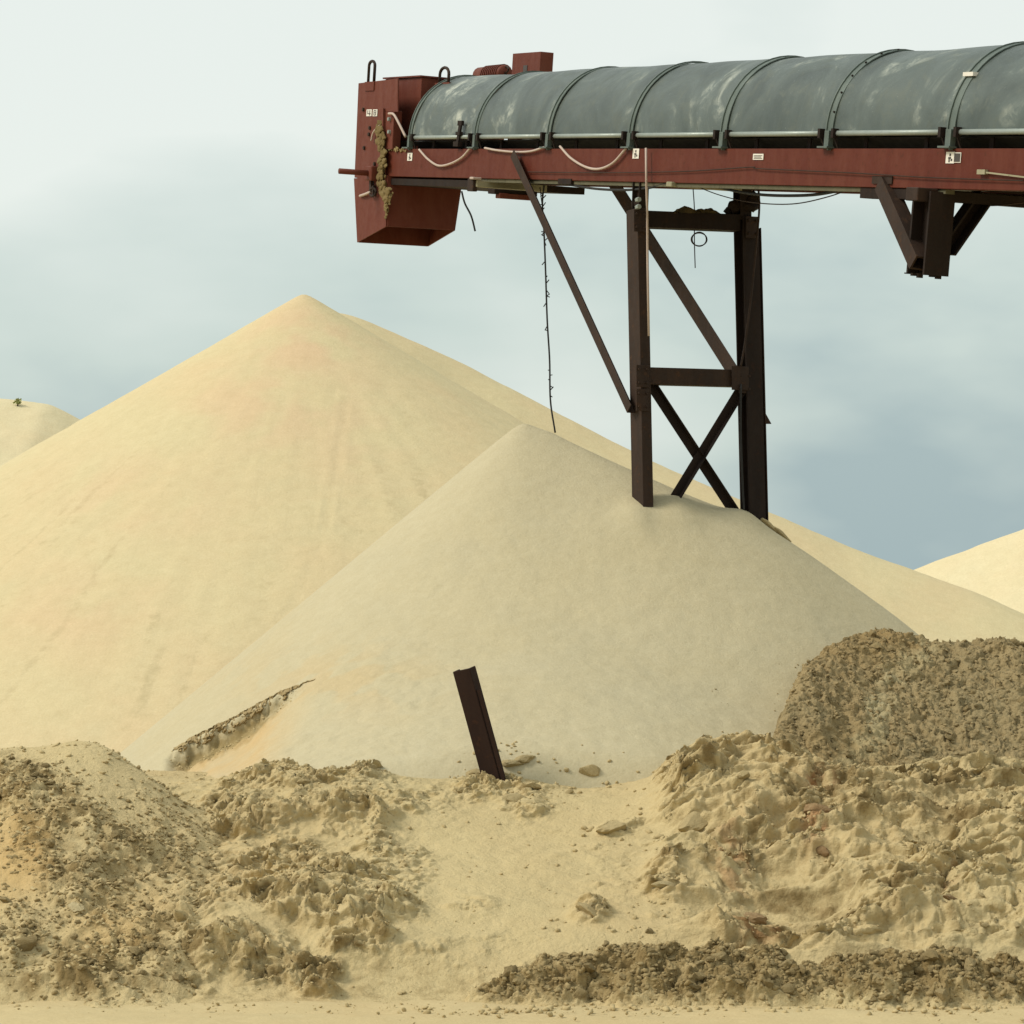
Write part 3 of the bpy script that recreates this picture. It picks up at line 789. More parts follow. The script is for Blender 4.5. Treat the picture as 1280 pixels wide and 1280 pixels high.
special(640, 957, 34, 'clod_tan', 'blocky sand clod touching the right side of the leaning post', (1, 0.7, 0.6), (0.1, -0.1, 0.3))
special(662, 985, 32, 'clod_tan', 'rounded sand clod just below the leaning post', (1, 0.8, 0.7))
special(645, 1000, 40, 'clod_tan', 'wedge of sand lying in front of the leaning post', (1, 0.8, 0.7), (0.2, 0.15, 0.2))
special(580, 990, 24, 'clod_tan', 'clod of sand left below the leaning post', (1, 0.8, 0.9))
special(594, 967, 26, 'clod_tan', 'flat sand clod left of the leaning post foot', (1, 0.8, 0.7))
special(738, 963, 38, 'clod_tan', 'long flat lump of sand right of the leaning post', (1, 0.7, 0.8), (0.3, 0.06, 0.4), 0.5)
special(711, 992, 17, 'clod_tan', 'small oval clod alone on smooth sand right of the leaning post', (1, 0.7, 0.9), (0, -0.6, 0))
special(765, 1038, 46, 'clod_tan', 'flat slab of sand lying on the smooth middle of the bank', (1, 0.8, 0.55), (0, -0.2, 0.1))
special(735, 1142, 44, 'clod_tan', 'crumbled clod on smooth sand above the dark front ridge', (1, 0.85, 0.7))
special(812, 1166, 18, 'clod_dark', 'small upright clod standing on top of the dark front ridge', (0.9, 0.8, 1.0))
special(95, 1136, 30, 'clod_pale', 'single pale rounded clod on the left mound', (1, 0.9, 0.85))
special(28, 1186, 44, 'clod_dark', 'large dark clod low on the left mound near the edge', (1, 0.85, 0.8))
special(142, 1222, 26, 'clod_dark', 'dark squarish clod at the foot of the left mound', (1, 0.8, 0.8))
special(255, 1180, 30, 'clod_tan', 'rounded clod at the gully between mound and bank', (0.9, 0.9, 1.0))
special(222, 1225, 22, 'clod_dark', 'upright clod at the bottom of the gully', (0.9, 0.9, 1.2))
special(1022, 1020, 44, 'clod_red', 'upper rust red clod on the right part of the bank', (1, 0.8, 0.75))
special(1024, 1066, 36, 'clod_red', 'middle rust red clod below the upper red one on the bank', (1, 0.7, 0.75))
special(1187, 1124, 24, 'clod_red', 'small rust red clod near the right edge of the bank', (1, 0.8, 0.8))
special(905, 1082, 26, 'clod_red', 'reddish crumbled clod at the left rim of the bowl in the bank', (1, 0.8, 0.8))
special(940, 1152, 44, 'clod_red', 'reddish clod at the lower left rim of the bowl in the bank', (1, 0.85, 0.8))
special(832, 1108, 38, 'clod_tan', 'lone rounded lump of sand left of the bowl in the bank', (1, 0.8, 0.55))
special(868, 1030, 56, 'clod_tan', 'overhanging slab of crusted sand at the left end of the right hand mound', (1, 0.8, 0.8), (0.3, -0.22, 0.5), 0.55)

def scatter(surface, n, rmin, rmax, pw, thr=0.2, box=None, seed=1):
    xs, ys, Z, M, DX_, DY_ = surface
    r_ = np.random.default_rng(seed); out_ = []
    while len(out_) < n:
        x = r_.uniform(xs[0], xs[-1], 4000); y = r_.uniform(ys[0], ys[-1], 4000)
        ix = ((x - xs[0]) / (xs[1] - xs[0])).astype(int); iy = ((y - ys[0]) / (ys[1] - ys[0])).astype(int)
        m_ = M[iy, ix]; z = Z[iy, ix]
        h = height(x, y)
        px, py = pix(x, y, z)
        ok = (r_.uniform(0, 1, 4000) < np.maximum(m_, 0) - thr + 0.02) & (z > 0.01) & (z > h - 0.02) & (px > -60) & (px < 1340)
        if box: ok &= (px > box[0]) & (px < box[2]) & (py > box[1]) & (py < box[3])
        for i in np.nonzero(ok)[0]:
            out_.append((x[i] + DX_[iy[i], ix[i]], y[i] + DY_[iy[i], ix[i]], rmin + (rmax - rmin) * r_.uniform() ** pw, z[i]))
    return out_[:n]
jobs = [(HEAP, 30, 0.04, 0.07, 1.5, 'clod_dark', 'brown clod on the crumbly brown soil heap', 'clods on the brown soil heap'),
        (RIDGE, 110, 0.03, 0.075, 2.2, 'clod_dark', 'dark clod in the broken ridge along the front at lower right', 'clods of the dark front ridge'),
        (MOUND, 70, 0.03, 0.065, 2.2, 'clod_dark', 'dark clod among many on the rough left mound', 'clods on the left mound'),
        (BANK, 70, 0.03, 0.065, 2.2, 'clod_tan', 'tan clod among the churned lumps of the foreground bank', 'clods on the foreground bank')]
for S_, n, a, b_, pw, kind, lab, grp in jobs:
    for x, y, r, z in scatter(S_, n, a, b_, pw, 0.15, seed=n + 3):
        put_clod(kind, x, y, r, lab, grp, z, scale=(1, random.uniform(0.7, 1), random.uniform(0.7, 1.05)), sink=random.uniform(0.15, 0.45))

# small crumbs nobody could count: one mesh for each patch
def crumbs(name, pts, mat, label, cat, seed):
    r_ = np.random.default_rng(seed)
    protos = []
    for i in range(6):
        me = clod_mesh('crumb', 300 + i * 3 + seed, 1 if i < 3 else 2, 0.4, (1, 0.85, 0.65))
        v = np.zeros(len(me.vertices) * 3); me.vertices.foreach_get('co', v)
        f = np.array([p.vertices[:] for p in me.polygons]); protos.append((v.reshape(-1, 3), f)); bpy.data.meshes.remove(me)
    V = []; T = []; n = 0
    for x, y, r, z in pts:
        v, f = protos[r_.integers(0, 3) if r < 0.018 else r_.integers(3, 6)]
        a = r_.uniform(0, 6.28); c, s_ = math.cos(a), math.sin(a); t_ = r_.uniform(-0.6, 0.6); ct, st = math.cos(t_), math.sin(t_)
        q = v * r * (1, r_.uniform(0.6, 1), r_.uniform(0.6, 1.1))
        q = np.stack([q[:, 0] * ct - q[:, 2] * st, q[:, 1], q[:, 0] * st + q[:, 2] * ct], -1)
        q = np.stack([q[:, 0] * c - q[:, 1] * s_ + x, q[:, 0] * s_ + q[:, 1] * c + y, q[:, 2] + z + r * 0.2], -1)
        V.append(q); T.append(f + n); n += len(q)
    V = np.concatenate(V); T = np.concatenate(T)
    me = bpy.data.meshes.new(name)
    me.vertices.add(len(V)); me.vertices.foreach_set('co', V.ravel().astype(np.float32))
    me.loops.add(T.size); me.loops.foreach_set('vertex_index', T.ravel().astype(np.int32))
    me.polygons.add(len(T))
    me.polygons.foreach_set('loop_start', np.arange(0, T.size, 3, dtype=np.int32))
    me.polygons.foreach_set('loop_total', np.full(len(T), 3, dtype=np.int32))
    me.update(calc_edges=True)
    o = link(name, me, mat)
    o['kind'] = 'stuff'; tag(o, label, cat)
    return o
crumbs('loose_crumbs', scatter(RIDGE, 5600, 0.006, 0.034, 2.6, 0.1, seed=21), 'clod_dark', 'loose dark crumbs covering the front ridge', 'crumbs', 1)
crumbs('loose_crumbs', scatter(MOUND, 4600, 0.005, 0.028, 2.6, 0.12, seed=22), 'clod_dark', 'loose dark crumbs over the rough left mound', 'crumbs', 2)
ones = lambda S_: (S_[0], S_[1], S_[2], np.ones_like(S_[2]), S_[4], S_[5])
crumbs('loose_crumbs', scatter(MOUND, 2600, 0.005, 0.028, 2.6, 0.1, seed=27) + scatter(ones(MOUND), 420, 0.008, 0.03, 2.2, 0.3, (0, 915, 240, 1040), seed=23), 'clod_tan', 'scattered small clods on the pale top of the left mound', 'crumbs', 3)
crumbs('loose_crumbs', scatter(BANK, 8500, 0.004, 0.024, 3.0, 0.22, seed=24) + scatter(ones(BANK), 800, 0.006, 0.028, 2.6, 0.3, seed=25) + [(x, y, r, float(height(np.array([x]), np.array([y]))[0])) for x, y, r in SPECIAL], 'clod_tan', 'loose tan crumbs over the foreground bank', 'crumbs', 4)
gp_ = [(rng.uniform(-3.6, 3.6), 16.95 - abs(rng.normal(0, 0.28)), 0.004 + 0.020 * rng.uniform() ** 3) for _ in range(420)] + [(rng.uniform(-0.6, 3.6), 16.75 - abs(rng.normal(0, 0.16)), 0.008 + 0.034 * rng.uniform() ** 2.5) for _ in range(260)]
crumbs('loose_crumbs', [(x, y, r, max(0.004, float(height(np.array([x]), np.array([y]))[0]))) for x, y, r in gp_], 'clod_tan', 'small crumbs spilled on the flat sand at the very front', 'crumbs', 7)
crumbs('loose_crumbs', scatter(FRONT, 520, 0.004, 0.020, 2.4, 0.06, seed=29), 'clod_tan', 'dark crumbling band along the top of the collapsed scarp', 'crumbs', 6)
crumbs('loose_crumbs', scatter(HEAP, 6000, 0.006, 0.030, 3.0, 0.1, seed=26) + scatter(ones(FRONT), 70, 0.006, 0.022, 2.4, 0.2, (968, 830, 1030, 985), seed=28) + scatter(ones(FRONT), 40, 0.006, 0.018, 2.4, 0.2, (880, 860, 1030, 985), seed=38), 'soil_brown', 'loose brown crumbs covering the soil heap', 'crumbs', 5)

# ================================================================== CONVEYOR
d_head = ray(-980, 187).normalized()
U = -d_head
V = Vector((d_head.y, -d_head.x, 0)).normalized()
W = U.cross(V)
Y600 = 27.6
O = at(600, 186, Y600)                                   # near stringer, top outer edge
MW = Matrix(((U.x, V.x, W.x, O.x), (U.y, V.y, W.y, O.y), (U.z, V.z, W.z, O.z), (0, 0, 0, 1)))
MI = MW.inverted()
def near(px, py, v=0.0):
    """local point on the lengthwise plane v metres across the conveyor"""
    a = MI @ EYE; d = MI.to_3x3() @ ray(px, py)
    p = a + d * ((v - a.y) / d.y)
    return Vector((p.x, v, p.z))
def across(px, py, u):
    a = MI @ EYE; d = MI.to_3x3() @ ray(px, py)
    p = a + d * ((u - a.x) / d.x)
    return Vector((u, p.y, p.z))
conv = empty('belt_conveyor', 'rust red belt conveyor under a grey arched hood above the sand piles', 'conveyor', MW)
WID = 1.36                                              # over the stringers
ribs_u = [near(px, 186).x for px in (512, 598, 695, 797, 910, 1040, 1187)]
pitch_u = (ribs_u[-1] - ribs_u[0]) / 6
ru = [ribs_u[0] + pitch_u * i for i in range(10)]
u_beg, u_end = near(483, 200).x, ru[-1] + 0.2
BH = 0.30
for v0, s_ in ((0.0, 1), (WID, -1)):
    mb = MB()
    mb.prism([(v0, 0), (v0 + s_ * 0.10, 0), (v0 + s_ * 0.10, -0.014), (v0 + s_ * 0.012, -0.014), (v0 + s_ * 0.012, -BH + 0.014), (v0 + s_ * 0.10, -BH + 0.014), (v0 + s_ * 0.10, -BH), (v0, -BH)], u_beg, u_end, lambda p, q, t: (t, p, q))
    mb.build('stringer_beam', 'red_paint', conv, bevel=0.004)
# belt and idlers inside
mb = MB()
bl = [(0.14, 0.10), (0.36, -0.02), (1.0, -0.02), (1.22, 0.10), (1.22, 0.088), (1.0, -0.032), (0.36, -0.032), (0.14, 0.088)]
mb.prism(bl, u_beg - 0.5, u_end, lambda p, q, t: (t, p, q)); mb.build('belt', 'rubber', conv)
mb = MB().box((u_beg + 0.1, 0.25, -0.265), (u_end, 1.11, -0.25)); mb.build('return_belt', 'rubber', conv)
for i in range(10):
    for du in (0.35, 1.2):
        u = ru[i] + du
        if u > u_end: continue
        r_ = MB().tube([(u, 0.37, -0.085), (u, 0.99, -0.085)], 0.05, 10).build('idler_roller', 'dark_steel', conv, True)
        f_ = MB().bar((u, 0.11, -0.19), (u, 1.25, -0.19), (1, 0, 0), 0.06, 0.06, 'L', 0.008)
        f_.bar((u, 0.13, -0.19), (u, 0.13, 0.09), (1, 0, 0), 0.05, 0.012); f_.bar((u, 1.23, -0.19), (u, 1.23, 0.09), (1, 0, 0), 0.05, 0.012)
        f_.build('idler_frame', 'black_steel', r_)
for i in range(10):                                      # cross members under the belt
    MB().bar((ru[i], 0.012, -0.27), (ru[i], WID - 0.012, -0.27), (1, 0, 0), 0.08, 0.05, 'L', 0.008).build('cross_member', 'black_steel', conv)
# hood
VC, RV, RW, W0 = WID / 2, WID / 2 - 0.01, 0.70, 0.125
def arch(rv, rw, n=28, drop=0.0):
    pts = []
    for k in range(n + 1):
        a = math.pi * k / n
        pts.append((VC - rv * math.cos(a), W0 + rw * math.sin(a)))
    if drop: pts = [(pts[0][0], pts[0][1] - drop)] + pts + [(pts[-1][0], pts[-1][1] - drop)]
    return pts
def shell(inner, outer, u0, u1, name, mat, parent, nu=1, dent=None):
    n = len(inner); v = []; f = []
    for k in range(nu + 1):
        u = u0 + (u1 - u0) * k / nu
        for j, (p, q) in enumerate(outer):
            dd = dent(u, j / (n - 1)) if dent else 0
            v.append((u, p + (VC - p) * dd, q - (q - W0) * dd))
        for j, (p, q) in enumerate(inner):
            dd = dent(u, j / (n - 1)) if dent else 0
            v.append((u, p + (VC - p) * dd, q - (q - W0) * dd))
    st = 2 * n
    for k in range(nu):
        for j in range(n - 1):
            a = k * st + j; f.append((a, a + 1, a + st + 1, a + st))
            c = a + n; f.append((c, c + st, c + st + 1, c + 1))
        a = k * st; f.append((a, a + st, a + st + n, a + n))
        c = k * st + n - 1; f.append((c, c + n, c + st + n, c + st))
    for j in range(n - 1):
        f.append((j, j + n, j + n + 1, j + 1)); a = nu * st + j; f.append((a, a + 1, a + n + 1, a + n))
    me = bpy.data.meshes.new(name)
    me.from_pydata(v, [], f)
    bm = bmesh.new(); bm.from_mesh(me); bmesh.ops.recalc_face_normals(bm, faces=bm.faces); bm.to_mesh(me); bm.free()
    o = link(name, me, mat, parent, True)
    me.set_sharp_from_angle(angle=R(40))
    return o
def small_box(mb, c, s):
    return mb.box((c[0] - s[0] / 2, c[1] - s[1] / 2, c[2] - s[2] / 2), (c[0] + s[0] / 2, c[1] + s[1] / 2, c[2] + s[2] / 2))
for i in range(9):
    sd = i * 17.3
    def dent(u, t, sd=sd):
        a = perlin(np.array([u * 1.1 + sd]), np.array([t * 5 + sd]), 5)[0]
        return 0.018 * a
    hp = shell(arch(RV - 0.006, RW - 0.006), arch(RV, RW), ru[i] + 0.02, ru[i + 1] - 0.02, 'hood_panel', 'hood_zinc', conv, 14, dent)
    for v in (VC - RV - 0.004, VC + RV + 0.004):
        MB().tube([(ru[i] + 0.085, v, W0 - 0.004), (ru[i + 1] - 0.085, v, W0 - 0.004)], 0.022, 10).build('edge_pipe', 'pipe_grey', hp, True)
    for u in (ru[i] + 0.10, ru[i + 1] - 0.10):            # hinge pins and clips at the near edge
        c = MB(); small_box(c, (u, -0.012, W0 - 0.005), (0.035, 0.05, 0.075)); c.bar((u, -0.012, W0 - 0.03), (u + 0.02, 0.02, 0.0), (1, 0, 0), 0.016, 0.012)
        c.build('hinge_clip', 'black_steel', hp)
for i in range(10):
    wdt = 0.03 if i < 4 else 0.045
    rb = shell(arch(RV + 0.002, RW + 0.002), arch(RV + 0.011, RW + 0.011), ru[i] - wdt, ru[i] + wdt, 'hood_rib', 'rib_grey', conv, 1)
    mid = shell(arch(RV + 0.0115, RW + 0.0115), arch(RV + 0.022, RW + 0.022), ru[i] - wdt, ru[i] - wdt + 0.014, 'flange', 'rib_grey', rb, 1)
    for v, s_ in ((VC - RV - 0.010, -1), (VC + RV + 0.010, 1)):
        c = MB(); small_box(c, (ru[i], v, W0 / 2 + 0.008), (0.105, 0.022, W0 + 0.02))
        small_box(c, (ru[i] + 0.045, v + s_ * 0.02, W0 / 2), (0.014, 0.03, W0 + 0.03)); small_box(c, (ru[i], v + s_ * 0.025, 0.009), (0.15, 0.07, 0.014))
        c.build('mounting_bracket', 'rib_grey', rb)
    for k in ((1, 2, 3, 4, 5, 6) if i in (5, 8) else ()):   # bolts up the near side of the rib
        a = math.pi * k * 0.075
        c = MB().tube([(ru[i] + 0.028, VC - (RV + 0.010) * math.cos(a), W0 + (RW + 0.010) * math.sin(a)), (ru[i] + 0.028, VC - (RV + 0.022) * math.cos(a), W0 + (RW + 0.022) * math.sin(a))], 0.009, 6)
        c.build('bolt', 'black_steel', rb)
# latch lever on the first panel
a_, b_ = near(572, 180, -0.03), near(576, 154, -0.02)
mb = MB().bar(a_, b_, (1, 0, 0), 0.055, 0.02); small_box(mb, b_, (0.10, 0.03, 0.05)); small_box(mb, (a_ + b_) / 2, (0.10, 0.04, 0.035)); small_box(mb, a_, (0.12, 0.05, 0.05))
mb.build('latch_lever', 'black_steel', conv)
# stickers
def sticker(px, py, w, h, marks, v=-0.004, parent=conv):
    p = near(px, py, v)
    o = MB().box((p.x - w / 2, v - 0.003, p.z - h / 2), (p.x + w / 2, v, p.z + h / 2)).build('sticker', 'sticker_white', parent)
    mb = MB()
    for a, b2, c, d in marks:
        mb.box((p.x - w / 2 + a * w, v - 0.005, p.z - h / 2 + b2 * h), (p.x - w / 2 + c * w, v - 0.0031, p.z - h / 2 + d * h))
    mb.build('printed_mark', 'sticker_ink', o)
FIG = [(0.35, 0.1, 0.5, 0.45), (0.3, 0.4, 0.62, 0.55), (0.42, 0.62, 0.6, 0.85), (0.6, 0.2, 0.78, 0.4)]
TXT = [(0.1, 0.2, 0.9, 0.3), (0.1, 0.42, 0.8, 0.52), (0.1, 0.64, 0.9, 0.74)]
EIGHT = [(0.3, 0.12, 0.7, 0.22), (0.3, 0.45, 0.7, 0.55), (0.3, 0.78, 0.7, 0.88), (0.22, 0.12, 0.36, 0.88), (0.64, 0.12, 0.78, 0.88)]
FOUR = [(0.6, 0.1, 0.74, 0.9), (0.2, 0.3, 0.85, 0.42), (0.22, 0.42, 0.34, 0.88)]
sticker(512.5, 196, 0.13, 0.085, FIG); sticker(795, 192, 0.12, 0.09, FIG); sticker(1188, 197, 0.11, 0.085, FIG)
sticker(1197, 197, 0.09, 0.075, [(0.08, 0.08, 0.92, 0.92)], -0.004)
sticker(948, 196, 0.17, 0.05, TXT)
sticker(461.5, 141, 0.15, 0.075, FOUR, -0.034); sticker(469, 141, 0.13, 0.075, EIGHT, -0.034)
p = across(1215, 93, ru[6])
mb = MB(); small_box(mb, p + Vector((0, -0.012, 0)), (0.13, 0.05, 0.03)); mb.build('sticker', 'sticker_white', conv)

# ---- head end: casing, chute, drive
head = bpy.data.objects.new('head_chute', None); COL.objects.link(head); head.parent = conv
ext = lambda p, q, t: (p, t, q)
def npoly(pts, v=0.0):
    return [(q.x, q.z) for q in (near(a, b, v) for a, b in pts)]
MB().prism(npoly([(448, 104), (497, 98), (497, 140), (481, 140), (481, 226), (443, 222)], -0.03), -0.03, -0.012, ext).build('side_plate', 'red_dull', head, bevel=0.003)
cu0, cu1 = near(449, 110, 0).x, near(468, 110, 0).x
MB().prism(npoly([(449, 106), (470, 103), (472, 225), (444, 222)], 0), -0.010, 1.2, ext).build('casing', 'red_dull', head, bevel=0.004)
# inlet box between casing and hood, set back from the side plate
bx0, bx1 = near(497, 95, 0.22), near(527, 100, 0.22); blow = near(527, 200, 0.22)
ub0 = bx0.x - 0.35; ub1 = min(bx1.x, ru[0] - 0.07)
MB().box((ub0, 0.22, -0.20), (ub1, 1.20, (bx0.z + bx1.z) / 2)).build('inlet_box', 'red_dull', head, bevel=0.004)
MB().box((ub0 - 0.02, 0.195, (bx0.z + bx1.z) / 2 + 0.003), (ub1 + 0.02, 1.225, (bx0.z + bx1.z) / 2 + 0.02)).build('cover_flange', 'red_dull', head)
# discharge chute below, open at the bottom
A, D = near(447, 303, -0.03), near(483, 283, -0.03)
B_, C_ = across(535, 308, A.x), across(568, 288, D.x)
A1, D1 = near(443, 223, -0.03), near(483, 219, -0.03)
B1, C1 = Vector((A1.x, 1.06, A1.z)), Vector((D1.x, across(577, 232, D1.x).y, D1.z))
mid = lambda a, b: (a + b) / 2
def plate(name, q, mat, parent, th=0.012):
    o = pydata(name, q, [(0, 1, 2, 3)], mat, parent)
    md = o.modifiers.new('thick', 'SOLIDIFY'); md.thickness = th; md.offset = 0
    return o
plate('chute_wall', [A1, D1, D, A], 'red_dull', head)
e_ = Vector((0.008, 0.008, 0))
plate('chute_wall', [D1 + e_, C1, C_, D + e_], 'red_dull', head)
plate('chute_wall', [C1 + Vector((0.004, 0, 0)), B1 + Vector((-0.012, 0.002, 0)), B_ + Vector((-0.012, 0.002, 0)), C_ + Vector((0.004, 0, 0))], 'red_dull', head)
plate('chute_wall', [B1 - Vector((0, 0.006, 0)), A1 + Vector((0, 0.014, 0)), A + Vector((0, 0.014, 0)), B_ - Vector((0, 0.006, 0))], 'red_dull', head)
MB().box((D1.x + 0.02, 0.02, -BH - 0.09), (near(600, 225).x, 1.2, -BH - 0.02)).build('under_pan', 'black_steel', head)
# pulley shaft sticking out towards the camera side, bearing, recess
sh = near(468, 217, -0.05)
mb = MB().tube([sh, sh + Vector((0, -0.42, 0))], 0.032, 12); mb.build('drive_shaft', 'red_dull', head, True)
mb = MB(); small_box(mb, sh + Vector((0, -0.03, 0)), (0.20, 0.10, 0.16)); mb.build('bearing_block', 'red_dull', head, bevel=0.01)
q_ = near(489, 163, 0.02)
mb = MB(); small_box(mb, q_, (0.34, 0.10, 0.42)); rec = mb.build('take_up_frame', 'red_dull', head, bevel=0.006)
for py in (149, 165):
    b0 = near(488, py, -0.03); MB().tube([b0, b0 + Vector((0, -0.03, 0))], 0.022, 6).build('bolt', 'pipe_grey', rec)
mb = MB().bar(near(479, 136, -0.045), near(479, 165, -0.045), (1, 0, 0), 0.05, 0.025); mb.build('hinge_bar', 'red_dull', head)
for px, py in ((463, 160), (462, 168), (456, 185), (469, 205), (455, 137)):
    b0 = near(px, py, -0.03); MB().tube([b0, b0 + Vector((0, -0.02, 0))], 0.022, 6).build('bolt', 'dark_steel', head)
for w_, (pa, pb) in ((0.05, ((464, 240), (464, 222))), (0.04, ((467, 232), (467, 245)))):
    mb = MB().bar(near(*pa, -0.06), near(*pb, -0.06), (1, 0, 0), w_, 0.03); mb.build('tie_rod', 'dark_steel', head)
lk = near(466, 240, -0.07)
mb = MB().tube([lk + Vector((0.09 * math.cos(a), 0, 0.045 * math.sin(a))) for a in [i * math.pi / 8 for i in range(17)]], 0.014, 6, False); mb.build('shackle', 'dark_steel', head, True)
mb = MB().tube(curve_pts([near(450, 245, -0.05), near(456, 243, -0.07), near(463, 240, -0.07)]), 0.016, 6); mb.build('rag', 'hose_pale', head, True)
for px, v, hgt, wd in ((464, -0.02, 0.20, 0.085), (555, 0.35, 0.13, 0.12)):   # lifting lugs
    base = near(px, 100 if px < 500 else 101, v)
    pts = [base + Vector((-wd, 0, -0.04))]
    pts += [base + Vector((-wd, 0, hgt - wd * 0.5))] + [base + Vector((-wd * math.cos(a), 0, hgt - wd * 0.5 + wd * 0.6 * math.sin(a))) for a in [math.pi * k / 8 for k in range(1, 8)]] + [base + Vector((wd, 0, hgt - wd * 0.5)), base + Vector((wd, 0, -0.04))]
    lg = MB().tube(pts, 0.017, 8).build('lifting_lug', 'dark_steel', head, True)
    mb = MB(); small_box(mb, base + Vector((0, -0.012, -0.07)), (wd * 3.2, 0.02, 0.10)); mb.build('lug_plate', 'red_dull', lg)
# sand caked on the bearing side
def lump_chain(name, pts, rad, mat, parent, seed, amp=0.4):
    mb = MB().tube(curve_pts(pts, 7), rad * 1.0, 18)
    o = mb.build(name, mat, parent, True)
    me = o.data
    co = np.zeros(len(me.vertices) * 3); me.vertices.foreach_get('co', co); co = co.reshape(-1, 3)
    for k, (f_, a_) in enumerate(((5, 0.6), (13, 0.45), (31, 0.25))):
        nx_ = perlin(co[:, 0] * f_ + seed, co[:, 2] * f_, seed + k); ny_ = perlin(co[:, 2] * f_ - seed, co[:, 1] * f_ + co[:, 0] * f_, seed + 5 + k); nz_ = perlin(co[:, 0] * f_, co[:, 2] * f_ + 9, seed + 9 + k)
        co = co + np.stack([nx_, ny_ * 0.7, nz_], -1) * a_ * rad * amp * 2
    me.vertices.foreach_set('co', co.ravel()); me.update()
    return o
def caked(pts, n, r0, spread, seed):
    r_ = random.Random(seed); path = curve_pts(pts, 10)
    v = []; f = []
    protos = [clod_mesh('crumb', 500 + seed + i, 2, 0.5, (1, 0.55, 1.1)) for i in range(4)]
    for k in range(n):
        c = r_.choice(path) + Vector((r_.gauss(0, spread), r_.uniform(-0.02, 0.01), r_.gauss(0, spread * 0.6)))
        rr = r0 * r_.uniform(0.35, 1.0); me = r_.choice(protos); a_ = r_.uniform(0, 6.28); n0 = len(v)
        for q in me.vertices:
            x, y, z = q.co
            v.append((c.x + rr * 1.6 * (x * math.cos(a_) - z * math.sin(a_)), c.y + rr * y, c.z + rr * (x * math.sin(a_) + z * math.cos(a_))))
        f += [tuple(i + n0 for i in p.vertices) for p in me.polygons]
    for me in protos: bpy.data.meshes.remove(me)
    return pydata('caked_sand', v, f, 'clod_cake', head)
caked([near(474, 160, -0.05), near(477, 180, -0.05), near(478, 205, -0.05), near(478, 232, -0.05), near(483, 250, -0.05)], 150, 0.05, 0.045, 3)
caked([near(483, 236, -0.05), near(489, 243, -0.03), near(485, 256, -0.04), near(483, 270, -0.04)], 40, 0.035, 0.03, 8)
caked([near(484, 187, -0.01), near(497, 187, 0.0), near(509, 188, 0.01)], 30, 0.02, 0.012, 12)
# drive on the far side: motor and guard standing above the hood
vm = 1.52
g0, g1 = near(641, 67, vm), near(674, 96, vm)
gd = MB().box((g0.x, vm, 0.0), (g1.x, vm + 0.16, g0.z)).build('drive_guard', 'red_dull', conv, bevel=0.004)
sl = near(657, 84, vm); 
MB().box((sl.x - 0.05, vm - 0.006, sl.z - 0.14), (sl.x + 0.05, vm - 0.001, sl.z + 0.02)).build('slot', 'sticker_ink', gd)
m0, m1 = near(599, 95, vm + 0.1), near(632, 92, vm + 0.1)
mt = MB().tube([m0, m0 + Vector((0.03, 0, 0)), m1 - Vector((0.03, 0, 0)), m1], [0.085, 0.10, 0.10, 0.085], 16).build('motor', 'red_dull', conv, True)
mb = MB()
for k in range(9):
    c = m0.lerp(m1, 0.35 + k * 0.07); mb.tube([c, c + Vector((0.018, 0, 0))], 0.112, 16)
mb.build('cooling_fin', 'red_dull', mt)['kind'] = 'stuff'
ey = near(632, 87, vm + 0.1)
mb = MB().tube([ey + Vector((0.075 * math.cos(a), 0, 0.035 * math.sin(a))) for a in [i * math.pi / 8 for i in range(17)]], 0.011, 6, False).tube([ey + Vector((0, 0, -0.12)), ey + Vector((0, 0, -0.03))], 0.02, 6)
mb.build('eyebolt', 'dark_steel', mt)
MB().box((m0.x - 0.05, vm - 0.05, -0.02), (g1.x + 0.05, vm + 0.28, 0.02)).build('motor_base', 'red_dull', conv)
MB().box((m0.x + 0.25, vm + 0.02, 0.02), (m1.x - 0.1, vm + 0.18, m0.z - 0.08)).build('motor_stand', 'red_dull', conv)
# return idler guards and scraper under the near side
def under(px0, px1, py0, py1, v0, v1, name, mat):
    a = near(px0, py0, v0); b = near(px1, py1, v0)
    return MB().box((a.x, v0, min(a.z, b.z)), (b.x, v1, max(a.z, b.z))).build(name, mat, conv, bevel=0.004)
a, b2 = across(591, 226, near(600, 230).x), across(692, 236, near(600, 230).x)
ur = near(600, 230).x
def cross_box(u, px0, px1, py, th, du, name, mat, bev=0.006):
    a = across(px0, py, u); b = across(px1, py, u)
    return MB().box((u - du / 2, a.y, a.z - th), (u + du / 2, b.y, a.z)).build(name, mat, conv, bevel=bev)
cross_box(ur + 0.1, 594, 682, 225, 0.07, 0.10, 'roller_guard', 'guard_pale')
cross_box(ur + 0.05, 588, 594, 223, 0.13, 0.14, 'roller_bracket', 'dark_steel')
cross_box(ur + 0.3, 614, 668, 236, 0.05, 0.16, 'belt_scraper', 'black_steel')
cross_box(ur + 0.35, 622, 664, 241, 0.055, 0.10, 'scraper_blade', 'red_dull')
cross_box(ur + 0.12, 589, 600, 221, 0.025, 0.09, 'clamp', 'hose_pale')
u2 = near(1165, 238).x
cross_box(u2 - 0.05, 1160, 1276, 236, 0.085, 0.12, 'roller_guard', 'guard_pale')
cross_box(u2, 1140, 1166, 234, 0.10, 0.16, 'roller_bracket', 'dark_steel')
u3 = near(840, 228).x
cross_box(u3, 836, 925, 227, 0.045, 0.10, 'roller_guard', 'guard_pale')
MB().box((near(590, 221).x, 0.02, -BH - 0.035), (near(1180, 230).x, 0.10, -BH - 0.003)).build('belt_edge_angle', 'guard_dark', conv)
for px in (709,):
    p = near(px, 227, 0.02); mb = MB(); small_box(mb, p, (0.28, 0.06, 0.05)); mb.build('junction_box', 'black_steel', conv)
